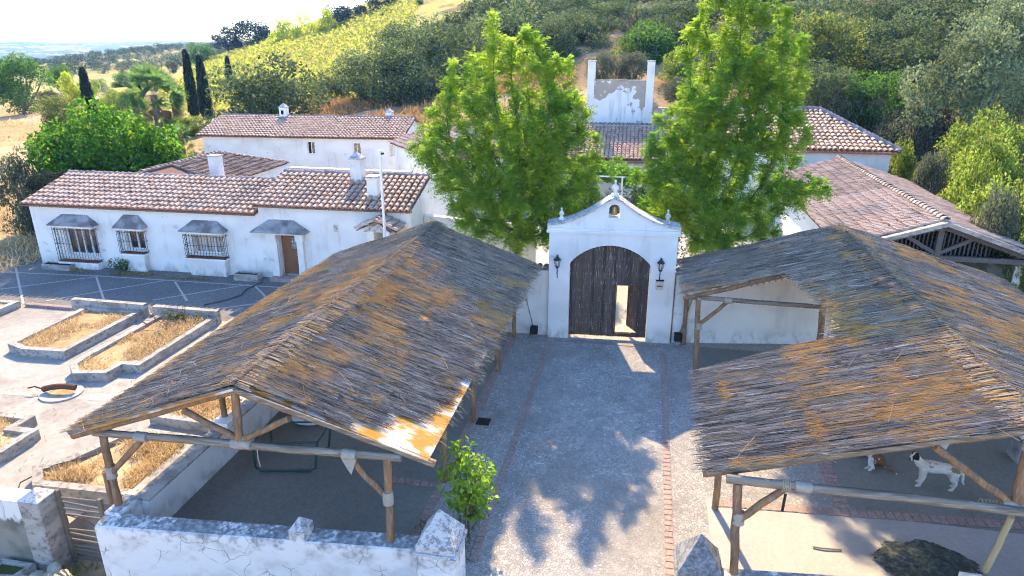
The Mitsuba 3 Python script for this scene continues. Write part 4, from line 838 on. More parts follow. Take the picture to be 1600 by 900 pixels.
plE, inE = ring_planter('raised planter at the far left of the terrace', [(-32, 23.4), (-26.7, 23.4), (-26.7, 20.8), (-27.4, 20.8), (-32, 21.6)], .3)
plF, inF = ring_planter('raised planter beside the left shed wall, behind the garden gate one', [(-14.4, 17.6), (-11.9, 17.5), (-11.9, 15.7), (-14.4, 15.8)], .3)
for x0, x1 in ((-26.6, -24.1), (-20.4, -20.05)):
    st = thing('brick_step', 'row of bricks with pale joints edging the apron, ' + ('longer left run' if x0 < -24 else 'short run between the two planters'), 'step')
    n = int((x1-x0)/.16)
    for k in range(n):
        put(st, 'brick', chamfered(x0+k*.16+.006, x0+k*.16+.135, 23.5, 23.75, 0, .12, .01), 'brick_face')
def thin(pts, w, z=.006): return sheet(LineString(pts).buffer(w/2, cap_style='flat'), z)
dn1 = structure('drain_channel', thin([(-19.2, 15.3), (-19.2, 18.0)], .22), 'line_paint', 'pale shallow drain channel running towards the long planter', 'channel')
structure('drain_channel', thin([(-21.2, 16.55), (-19.5, 16.7)], .18), 'line_paint', 'pale drain channel left of the round basin', 'channel'); structure('drain_channel', thin([(-17.9, 16.8), (-16.0, 16.9)], .18), 'line_paint', 'pale drain channel right of the round basin', 'channel')
structure('drain_channel', thin([(-16.8, 24.1), (-16.7, 17.1)], .12), 'line_paint', 'thin pale line beside the thatched shed', 'channel')
bs = thing('round_basin', 'white plastered ring basin set in the terrace', 'basin')
rg = Polygon([(-18.62+.66*math.cos(t), 16.95+.62*math.sin(t)) for t in np.linspace(0, 2*math.pi, 30)]); put(bs, 'rim', extr(rg.difference(affinity.scale(rg, .62, .62)), .05), 'pale_slab'); put(bs, 'soil', sheet(affinity.scale(rg, .63, .63), .03), 'ground_surface')
lg = thing('fallen_trunk', 'dark ringed trunk piece lying in the round basin', 'log')
pp = np.linspace(0, 1, 19)[:, None]*V(1.05, .22, .05)+V(-19.2, 16.85, .16); pp[:, 2] += .08*np.sin(np.linspace(0, 3.1, 19)); put(lg, 'trunk', tube(pp, .10+.02*np.sin(np.arange(19)*3.14), 9), 'rust'); put(lg, 'stub', tube([(-19.2, 16.85, .16), (-19.5, 16.83, .24), (-19.7, 16.75, .2)], .025, 6), 'rust')
# joints of the apron
for i, (a, b) in enumerate([((-35, 31), (-27.0, 23.8)), ((-32.0, 27.4), (-27.1, 27.75)), ((-29.7, 25.2), (-26.6, 27.7)), ((-26.63, 27.7), (-23.5, 24.6)), ((-26.3, 24.3), (-22.9, 27.8)), ((-22.3, 27.8), (-20.0, 25.5)), ((-21.6, 25.3), (-18.5, 28.1)), ((-18.04, 27.9), (-16.3, 26.2)), ((-27.1, 27.78), (-16.2, 28.0)), ((-18.5, 24.6), (-15.6, 26.6))]):
    k = num(apron+'__joint_strip'); scene[k] = mikit.ply(thin([a, b], .10, .005+.0006*i), 'line_paint')
hs = thing('garden_hose', 'grey hose curling over the dark apron by the door', 'hose')
put(hs, 'hose', tube([(-18.0, 28.5, .03), (-18.2, 27.4, .03), (-18.0, 26.6, .03), (-18.3, 25.9, .03), (-18.9, 25.2, .03), (-18.6, 24.6, .03), (-17.9, 24.1, .03)], .03, 7), 'grey_hose', smooth=40)
hs2 = thing('cable', 'thin dark cable trailing over the corner of planter and garden gate', 'cable'); put(hs2, 'cable', tube([(-14.2, 13.6, .40), (-15.0, 12.9, .39), (-15.5, 12.3, .2), (-15.3, 11.9, .02), (-14.6, 11.5, .02)], .018, 6), 'grey_hose')
tb = thing('trough_planter', 'long concrete flower trough left of the brown house door', 'planter')
put(tb, 'box', sub(chamfered(-19.55, -18.25, 28.5, 28.98, 0, .34, .02), [box(-19.47, -18.33, 28.58, 28.9, .2, .5)]), 'weathered_concrete'); put(tb, 'soil', box(-19.468, -18.332, 28.582, 28.898, .201, .27), 'black_soil')
tb2 = thing('trough_planter', 'low concrete flower trough under the leftmost barred window', 'planter')
put(tb2, 'box', sub(chamfered(-30.3, -28.6, 28.2, 28.7, 0, .28, .02), [box(-30.22, -28.68, 28.28, 28.62, .18, .5)]), 'weathered_concrete'); put(tb2, 'soil', box(-30.218, -28.682, 28.282, 28.618, .181, .24), 'black_soil')
pole = thing('flagpole', 'thin white pole standing behind the left thatched roof', 'pole')
put(pole, 'shaft', bar((-10.25, 25.35, 0), (-10.25, 25.35, 7.0), .055, 10), 'white_pole'); put(pole, 'cap', lathe([(0, 0), (.08, 0), (.08, .06), (0, .12)], (-10.25, 25.35, 7.0), 10), 'white_pole'); put(pole, 'pulley', box(-10.19, -10.08, 25.32, 25.38, 6.9, 6.97), 'dark_plastic')
gst = thing('drain_grate', 'square dark drain grate framed in brick under the left shed eave', 'grate')
put(gst, 'grate', box(-4.62, -4.22, 17.7, 18.1, .004, .02), 'dark_plastic')
for k in range(6): put(gst, 'bar', box(-4.6+.065*k, -4.575+.065*k, 17.7, 18.1, .0205, .03), 'black_iron')
put(gst, 'frame', sub(box(-4.72, -4.12, 17.6, 18.2, .003, .016), [box(-4.63, -4.21, 17.69, 18.11, -.1, .1)]), 'brick_face')
ft = thing('steel_frame', 'dark green bent tube frame standing under the left shed', 'frame')
for d in (0, 1.05):
    put(ft, 'tube_loop', tube([(-9.9-d*.1, 14.2+d, .9), (-9.9-d*.1, 14.2+d, .12), (-9.75-d*.1, 14.2+d, .04), (-8.45-d*.1, 14.45+d, .04), (-8.3-d*.1, 14.5+d, .12), (-8.2-d*.1, 14.55+d, .9)], .035, 8), 'green_steel', smooth=40)
put(ft, 'rail', tube([(-9.9, 14.2, .9), (-10.0, 15.25, .9)], .03, 8), 'green_steel'); put(ft, 'rail', tube([(-8.2, 14.55, .9), (-8.3, 15.6, .9)], .03, 8), 'green_steel'); put(ft, 'rail', tube([(-9.9, 14.2, .9), (-8.2, 14.55, .9)], .03, 8), 'green_steel'); put(ft, 'rail', tube([(-10., 15.25, .9), (-8.3, 15.6, .9)], .03, 8), 'green_steel')
sk = thing('sack', 'pale plastic sack lying on the floor under the left shed', 'sack')
q = trimesh.creation.icosphere(3, 1.0); q.vertices *= (1+.25*(meshkit.fbm(q.vertices*1.7, 3)[:, None]-.5)); q.vertices *= (.55, .4, .16); q.apply_translation((-9.7, 16.9, .14)); put(sk, 'body', q, 'white_paint', smooth=True)
sk2 = thing('crate', 'pale box under the right shed roof by the king post', 'box'); put(sk2, 'body', chamfered(10.6, 11.4, 18.6, 19.2, 0, .8, .02), 'grey_render'); put(sk2, 'lid', box(10.55, 11.45, 18.55, 19.25, .801, .85), 'white_paint')
stick = thing('stick', 'short dry stick on the shaded slab under the right shed', 'stick'); put(stick, 'stick', tube([(4.35, 13.95, .03), (4.6, 13.93, .035), (4.98, 13.98, .03)], .022, 6), 'bamboo')
nh = thing('net_heap', 'heap of dark netting on the floor at the bottom right', 'netting')
q = trimesh.creation.icosphere(4, 1.0); q.vertices = q.vertices[:]; nn = meshkit.fbm(q.vertices*3.1, 4)+.55*np.abs(meshkit.fbm(q.vertices*8, 3, 5)-.5); q.vertices *= (1+.7*(nn[:, None]-.6)); q.vertices *= (1.0, .75, .17); q.apply_translation((6.75, 13.75, .08)); put(nh, 'heap', q, 'net_dark', smooth=True)
ms = []
for k in range(40):
    a = g.uniform(0, 6.28); r = g.uniform(.2, .9); c = V(6.75+.85*r*math.cos(a), 13.75+.65*r*math.sin(a), .17*(1-.5*r*r)+.06); ms.append(tube([c, c+g.normal(0, .12, 3)*(1, 1, .4), c+g.normal(0, .2, 3)*(1, 1, .4)], .01, 4, False))
put(nh, 'loose_cords', cat(ms), 'green_cord', kind='stuff')

# ------------------------------------------------------------------ dogs
def body(bones, L=.013):
    acc = m3.Manifold()
    for a, ra, b, rb in bones:
        s = [m3.Manifold.sphere(r, 20).translate(list(map(float, p))) for p, r in ((a, ra), (b, rb))]
        acc = acc+m3.Manifold.batch_hull(s)
    acc = acc.refine_to_length(L); me = acc.to_mesh(); m = trimesh.Trimesh(me.vert_properties[:, :3], me.tri_verts); m.merge_vertices(); trimesh.smoothing.filter_taubin(m, iterations=14); m.vertices += m.vertex_normals*((meshkit.fbm(m.vertices*(26, 40, 34), 2)-.5)*.022)[:, None]; return m
def dog_mesh(pose):
    B = []
    if pose == 'stand':     # x forward (head at -x), z up
        ch, be, ru = V(-.30, 0, .60), V(.12, 0, .60), V(.40, 0, .60)
        B += [(ch, .165, V(-.12, 0, .60), .17), (V(-.12, 0, .60), .17, be, .145), (be, .145, ru, .135), (ch, .15, V(-.42, 0, .66), .12), (V(-.42, 0, .66), .12, V(-.56, -.02, .83), .095)]
        hd_ = V(-.60, -.05, .90); mz = V(-.70, -.16, .845)
        B += [(V(-.55, -.02, .82), .095, hd_, .10), (hd_, .095, V(-.665, -.11, .875), .07), (V(-.665, -.11, .875), .06, mz, .045), (mz, .045, V(-.725, -.185, .835), .036)]
        for sy in (-1, 1):
            B += [(hd_+V(.035, sy*.085, .04), .03, hd_+V(.04, sy*.115, -.05), .022)]
            B += [(V(-.33, sy*.10, .55), .085, V(-.31, sy*.115, .33), .05), (V(-.31, sy*.115, .33), .05, V(-.34+.04*sy, sy*.115, .07), .036), (V(-.34+.04*sy, sy*.115, .06), .04, V(-.40+.04*sy, sy*.115, .035), .035)]
            B += [(V(.40, sy*.08, .57), .115, V(.36, sy*.11, .36), .075), (V(.36, sy*.11, .36), .07, V(.50+.05*sy, sy*.11, .25), .042), (V(.50+.05*sy, sy*.11, .25), .04, V(.45+.05*sy, sy*.11, .06), .033), (V(.45+.05*sy, sy*.11, .055), .038, V(.39+.05*sy, sy*.11, .035), .034)]
        B += [(V(.50, 0, .62), .05, V(.60, 0, .48), .04), (V(.60, 0, .48), .04, V(.63, 0, .28), .03), (V(.63, 0, .28), .03, V(.68, 0, .2), .016)]
    else:                   # lying on its side, head at +y, belly towards the viewer
        B += [(V(0, -.30, .15), .14, V(0, 0, .16), .16), (V(0, 0, .16), .16, V(0, .28, .17), .165), (V(0, .28, .17), .14, V(0, .46, .16), .10), (V(0, .46, .16), .095, V(-.02, .60, .14), .10), (V(-.02, .60, .14), .08, V(-.08, .70, .10), .055), (V(-.08, .7, .1), .055, V(-.12, .78, .085), .04)]
        for dz in (0, .12):
            B += [(V(-.05, .25, .14+dz*.6), .07, V(-.24, .20, .10+dz*.5), .05), (V(-.24, .20, .10+dz*.5), .045, V(-.44, .26-.3*dz, .06+dz*.3), .034), (V(-.44, .26-.3*dz, .06+dz*.3), .036, V(-.50, .25-.3*dz, .05+dz*.2), .033)]
            B += [(V(-.03, -.28, .14+dz*.5), .10, V(-.24, -.22, .10+dz*.5), .065), (V(-.24, -.22, .1+dz*.5), .06, V(-.36, -.40-dz, .06+dz*.4), .04), (V(-.36, -.40-dz, .06+dz*.4), .036, V(-.50, -.42-dz, .05+dz*.2), .033)]
        B += [(V(0, .64, .2), .03, V(.06, .6, .2), .03), (V(.02, -.42, .12), .05, V(.1, -.62, .06), .03), (V(.1, -.62, .06), .03, V(.16, -.78, .04), .018)]
    return body(B)
def dog(lab, pose, o, ang):
    d = thing('dog', lab, 'dog'); m = dog_mesh(pose); v = m.vertices
    c = np.tile((.62, .58, .51), (len(v), 1)); nz = meshkit.fbm(v*6, 3, 2)
    if pose == 'stand':
        face = (v[:, 0] < -.50) & (v[:, 2] > .80); blaze = np.abs(v[:, 1]+.05+(v[:, 0]+.6)*-.9) < .028
        c[face & ~blaze] = (.03, .027, .026); c[(v[:, 0] < -.69) & (v[:, 2] > .78)] = (.5, .46, .42); c[(v[:, 0] < -.735) & (v[:, 2] > .80)] = (.02, .02, .02)
        sad = (v[:, 2] > .655) & (v[:, 0] > -.25) & (nz > .52) | ((v[:, 0] > .28) & (v[:, 2] > .60) & (nz > .44)); c[sad] = (.27, .21, .135)
    else:
        sad = (v[:, 1] < -.12) & (v[:, 0] > -.2) & (nz > .40); c[sad] = (.20, .105, .055); c[(v[:, 1] > .5)] = (.16, .09, .05)
    c *= (.88+.24*meshkit.noise(v*30))[:, None]
    M = np.eye(4); M[:2, :2] = [[math.cos(ang), -math.sin(ang)], [math.sin(ang), math.cos(ang)]]; M[:3, 3] = o
    m.apply_transform(M); put(d, 'body', m, 'dog_coat', smooth=True, color=c)
    if pose == 'stand':
        for sy in (-1, 1):
            e = trimesh.creation.icosphere(1, .013); e.apply_translation(V(-.672, -.075+sy*.045-.02, .915)); e.apply_transform(M); put(d, 'eye', e, 'dark_plastic')
dog('white mastiff dog with a black head standing under the right shed', 'stand', (7.95, 17.0, 0), math.radians(-4))
dog('brown and white dog lying on its side under the right shed eave', 'lie', (6.75, 18.05, 0), math.radians(20))
#PART2
# ------------------------------------------------------------------ vegetation
def cards(c, d, nrm, ln, wd, col, fold=.25):
    """Leaf blades: diamonds of length ln along d, width wd, folded along the midrib. Returns v, f, colours."""
    d = d/np.linalg.norm(d, axis=1, keepdims=True); w = np.cross(d, nrm); w /= np.linalg.norm(w, axis=1, keepdims=True)+1e-9; n = np.cross(w, d)
    ln, wd = np.broadcast_to(ln, len(c))[:, None], np.broadcast_to(wd, len(c))[:, None]
    v = np.stack([c, c+d*ln*.45-w*wd*.5+n*wd*fold, c+d*ln, c+d*ln*.45+w*wd*.5+n*wd*fold], 1)
    f = np.array([[0, 1, 2], [0, 2, 3]]); F = (f[None]+(np.arange(len(c))*4)[:, None, None]).reshape(-1, 3)
    return v.reshape(-1, 3), F, np.repeat(col, 4, 0)
def join(parts):
    v, f, c, n = [], [], [], 0
    for a, b, d in parts: v.append(a); f.append(b+n); c.append(d); n += len(a)
    return trimesh.Trimesh(np.vstack(v), np.vstack(f), process=False), np.vstack(c)
def rdir(g, n): v = g.normal(0, 1, (n, 3)); return v/np.linalg.norm(v, axis=1, keepdims=True)
def tone(g, n, cols, p=None, var=.22):
    cols = np.array(cols, float); return cols[g.choice(len(cols), n, p=p)]*g.uniform(1-var, 1+var, (n, 1))

def colonize(att, start, step=.34, infl=2.6, kill=.62, iters=150, bias=(0, 0, .12)):
    nodes = [V(*p) for p in start]; par = [-1]+list(range(len(start)-1)); att = att.copy(); bias = V(*bias)
    for it in range(iters):
        if len(att) == 0: break
        N = np.array(nodes); KT = cKDTree(N); d, i = KT.query(att)
        ok = d < infl
        if not ok.any(): infl *= 1.3; continue
        acc = np.zeros_like(N); dv = (att-N[i]); dv /= np.linalg.norm(dv, axis=1, keepdims=True)+1e-9
        np.add.at(acc, i[ok], dv[ok]); gr = np.unique(i[ok]); new = []
        for k in gr:
            q = N[k]+unit(unit(acc[k])+bias)*step
            if KT.query(q)[0] > step*.45: new.append(q); par.append(int(k))
        if not new: break
        nodes += new
        d2, _ = cKDTree(np.array(nodes)).query(att); att = att[d2 > kill]
    return np.array(nodes), np.array(par)
def skeleton_mesh(N, par, r_tip=.012, expo=2.3, rmin=0.0, sides=6):
    m = np.zeros(len(N)); kids = np.bincount(par[par >= 0], minlength=len(N)); w = np.where(kids == 0, r_tip**expo, 0.)
    for k in range(len(N)-1, 0, -1): w[par[k]] += w[k]
    r = w**(1/expo); idx = np.where((par >= 0) & (r > rmin))[0]
    a, b = N[par[idx]], N[idx]; ra, rb = np.minimum(r[par[idx]], r[idx]*1.35), r[idx]
    t = b-a; t /= np.linalg.norm(t, axis=1, keepdims=True)+1e-9
    u = np.cross(t, np.where(np.abs(t[:, 2:]) < .9, [0, 0, 1.], [1., 0, 0])); u /= np.linalg.norm(u, axis=1, keepdims=True); w2 = np.cross(t, u)
    th = np.arange(sides)*2*np.pi/sides; ring = lambda c, rr: c[:, None]+rr[:, None, None]*(np.cos(th)[None, :, None]*u[:, None]+np.sin(th)[None, :, None]*w2[:, None])
    v = np.concatenate([ring(a-t*.02, ra), ring(b+t*.02, rb)], 1); s = np.arange(sides); s2 = (s+1) % sides
    f = np.vstack([np.c_[s, s2, s2+sides], np.c_[s, s2+sides, s+sides]])
    return trimesh.Trimesh(v.reshape(-1, 3), (f[None]+(np.arange(len(idx))*2*sides)[:, None, None]).reshape(-1, 3), process=False), r
def pinnate(g, base, d, L, cols, npair=4, lf=.105, wf=.052):
    """Compound leaves: leaflets in pairs along each arching rachis."""
    n = len(base); d = d/np.linalg.norm(d, axis=1, keepdims=True)
    side = np.cross(d, np.array([0, 0, 1.])+g.normal(0, .25, (n, 3))); side /= np.linalg.norm(side, axis=1, keepdims=True)+1e-9; up = np.cross(side, d)
    P = []
    for k in range(npair):
        t = (k+.9)/npair
        c = base+d*(L*t)[:, None]-np.array([0, 0, 1.])*(L*t*t*.35)[:, None]
        for s in (-1, 1):
            ld = side*s+d*.55-up*.15+g.normal(0, .18, (n, 3)); P.append(cards(c, ld, up+g.normal(0, .25, (n, 3)), lf*g.uniform(.8, 1.2, n), wf, cols*g.uniform(.88, 1.12, (n, 1)), .15))
    c = base+d*L[:, None]-np.array([0, 0, 1.])*(L*.35)[:, None]; P.append(cards(c, d-np.array([0, 0, .5]), up, lf*1.1, wf, cols, .15))
    return join(P)

def hero_tree(label, seed, base, prof, top_spikes, nspr, squash=(1, 1), shift=lambda z: (0, 0)):
    g = np.random.default_rng(seed); t = thing('tall_tree', label, 'tree'); att = []
    zs, rs = np.array([p[0] for p in prof]), np.array([p[1] for p in prof])
    nb = 72
    for k in range(nb):
        z = zs[0]+.3+(zs[-1]-zs[0]-.3)*(k+g.uniform(.1, .9))/nb; z = z if g.random() < .5 else g.uniform(zs[0]+.2, zs[0]+.62*(zs[-1]-zs[0])); a = k*2.4+g.normal(0, .5); R = np.interp(z, zs, rs)*g.uniform(.8, 1.12); sx, sy = shift(z); w = g.uniform(.65, 1.2)*min(1.2, .45+.27*R)
        for q in range(int(58*w)):
            u = g.normal(0, 1, 3); u /= np.linalg.norm(u); u *= g.random()**.4; t_ = g.uniform(.25, 1.0) if q % 3 == 0 else 1.0
            rr = max(0, R-w*.6)*t_
            att.append(V(base[0]+sx+rr*math.cos(a)*squash[0]+u[0]*w, base[1]+sy+rr*math.sin(a)*squash[1]+u[1]*w, z-.35*(1-t_)*R*.5+u[2]*w*.5+.12*rr))
    for (x, y, z0, z1) in top_spikes:
        for _ in range(26): att.append(V(base[0]+x, base[1]+y, g.uniform(z0, z1))+g.normal(0, .2, 3))
    att = np.array(att); st = [(base[0], base[1], base[2]+.35*k) for k in range(int((zs[0]-base[2])/.35)+3)]
    N, par = colonize(att, st, kill=.50)
    bm, r = skeleton_mesh(N, par, .0085, 2.3, .0084); put(t, 'trunk', bm, 'bark', smooth=False)
    kids = np.bincount(par[par >= 0], minlength=len(N)); tw = np.where((r < .04) & (par >= 0))[0]
    wgt = np.where(kids[tw] == 0, 2.6, 1.0); k = tw[g.choice(len(tw), nspr, p=wgt/wgt.sum())]
    f_ = g.random(nspr)[:, None]; b0 = N[par[k]]*(1-f_)+N[k]*f_+g.normal(0, .06, (nspr, 3)); ax = unit(N[k]-N[par[k]]+1e-9) if False else (N[k]-N[par[k]])
    ax = ax/(np.linalg.norm(ax, axis=1, keepdims=True)+1e-9); out = b0-np.array([base[0], base[1], 0]); out[:, 2] = 0; out /= np.linalg.norm(out, axis=1, keepdims=True)+1e-9
    d = ax*.5+rdir(g, nspr)*.8+out*.35+np.array([0, 0, .12])
    young = np.clip(meshkit.fbm(N[k]*.8, 3, seed)*1.6-.45+.3*(N[k][:, 2]-zs[0])/(zs[-1]-zs[0]), 0, 1)[:, None]  # leaf age by noise, plus sunlit crown tops painted brighter by height
    col = ((1-young)*np.array([(.125, .29, .04)])+young*np.array([(.36, .49, .055)]))*g.uniform(.75, 1.25, (nspr, 1))
    m, c = pinnate(g, b0, d, g.uniform(.22, .42, nspr), col); put(t, 'crown', m, 'leaf_bright', color=c)
    return t
hero_tree('tall bright green tree behind the yard wall left of the gateway', 3, (-5.25, 27.6, 0), [(2.9, 1.7), (4.2, 3.1), (5.6, 3.7), (7.2, 3.4), (8.8, 2.8), (10.0, 2.1), (11.0, 1.2)],
          [(-.9, 0, 10, 12.2), (1.3, 0, 8.5, 11.2), (-2.8, 0, 8.0, 10.2), (2.0, .3, 8, 10.6), (.3, -.5, 10, 11.6), (-3.8, 0, 7.0, 8.6), (3.2, 0, 5, 6.2)], 20500, (1.0, .78), lambda z: (-.4 if z > 6 else -.3, .35))
hero_tree('tall bright green tree behind the yard wall right of the gateway', 8, (3.2, 28.4, 0), [(2.7, 2.1), (3.8, 3.3), (5.4, 3.4), (7.4, 2.8), (9.2, 2.4), (10.8, 2.1), (12.2, 1.7), (13.6, 1.1), (14.8, .5)],
          [(.1, 0, 12, 14.3), (1.1, 0, 11, 13.6), (-2.0, 0, 9.4, 11.6), (2.2, 0, 8, 9.6), (-2.9, 0, 6, 8.0), (2.9, 0, 4.6, 6.2)], 22500, (1.0, .8), lambda z: (-.1, .3))

def crown_cloud(g, nb, n, r_blob=(.26, .42), flat=.8, leaf=.04, cols=None, p=None, hollow=.55, low=-.8, aspect=.6):
    """Unit crown (radius 1, centre at the origin): leaves gathered in uneven clumps with gaps between them."""
    B = []
    while len(B) < nb:
        q = rdir(g, 1)[0]*g.uniform(hollow, .86)
        if q[2] > low: B.append(q*(1, 1, flat))
    B = np.array(B); rb = g.uniform(*r_blob, nb); i = g.choice(nb, n, p=rb**2/np.sum(rb**2))
    u = rdir(g, n); c = B[i]+u*(rb[i]*g.uniform(.35, 1.0, n)**.5)[:, None]*(1, 1, .8)
    keep = meshkit.fbm(c*4.3+7, 2, 3) > .36; c, u, i = c[keep], u[keep], i[keep]; n = len(c)
    bt = g.uniform(.72, 1.28, nb)[i][:, None]
    d = rdir(g, n)+u*.5; return cards(c, d, u*.7+rdir(g, n)*.6, leaf*g.uniform(.7, 1.35, n), leaf*aspect*g.uniform(.8, 1.2, n), tone(g, n, cols, p)*bt), B
OAK = [(.115, .165, .06), (.15, .195, .075), (.085, .13, .05), (.19, .225, .105)]
OAKL = [(.18, .225, .11), (.23, .27, .14), (.14, .185, .085)]
OAKD = [(.032, .045, .032), (.045, .06, .04), (.028, .036, .028)]
BRI = [(.09, .20, .035), (.13, .26, .045), (.07, .15, .03)]
YEL = [(.17, .22, .05), (.25, .25, .05), (.12, .17, .045), (.10, .155, .05)]
YLS = [(.42, .50, .05), (.50, .54, .06), (.30, .40, .045)]
BUSH = [(.22, .32, .045), (.15, .24, .04), (.29, .34, .06)]
OLV = [(.12, .14, .085), (.155, .17, .11), (.09, .11, .06)]
WHT = [(.38, .38, .33), (.16, .18, .11)]
KIND = {'oak': (OAK, 'leaf_oak', .86, .066, 11000, 3), 'oakl': (OAKL, 'leaf_oak', .95, .056, 19000, 2), 'oakd': (OAKD, 'leaf_oak', .9, .085, 6000, 2), 'bright': (BRI, 'leaf_bright', 1.0, .075, 9000, 2),
        'yellow': (YEL, 'leaf_bright', .95, .068, 11000, 1), 'yellows': (YLS, 'leaf_bright', 1.5, .10, 5000, 2), 'bushy': (BUSH, 'leaf_bright', .9, .07, 12000, 2), 'olive': (OLV, 'leaf_oak', .95, .075, 8000, 2), 'white': (WHT, 'leaf_oak', .7, .08, 1800, 1)}
PROTO = {}
for ki, (k, (cols, mat, flat, leaf, n, nv)) in enumerate(KIND.items()):
    for v in range(nv):
        g = np.random.default_rng(100+ki*10+v); cols = np.array(cols)*((.84, 1.05, 1.28)[v % 3] if nv == 3 else 1.0); (a, b, c), B = crown_cloud(g, 34 if n > 6000 else 20, n, flat=1.0, leaf=leaf, cols=cols)
        cr = mikit.ply(trimesh.Trimesh(a, b, process=False), mat, False, color=c)
        parts = []
        for q in B[::2]:
            m_ = V(0, 0, -.55)+(q-V(0, 0, -.55))*.5+g.normal(0, .06, 3); parts.append(tube([(0, 0, -.75), tuple(m_), tuple(q)], [.045, .028, .010], 5, False))
        PROTO[k, v] = (cr, mikit.ply(cat(parts), 'bark_grey', 30), float(np.percentile(a[:, 2], 99.5)))
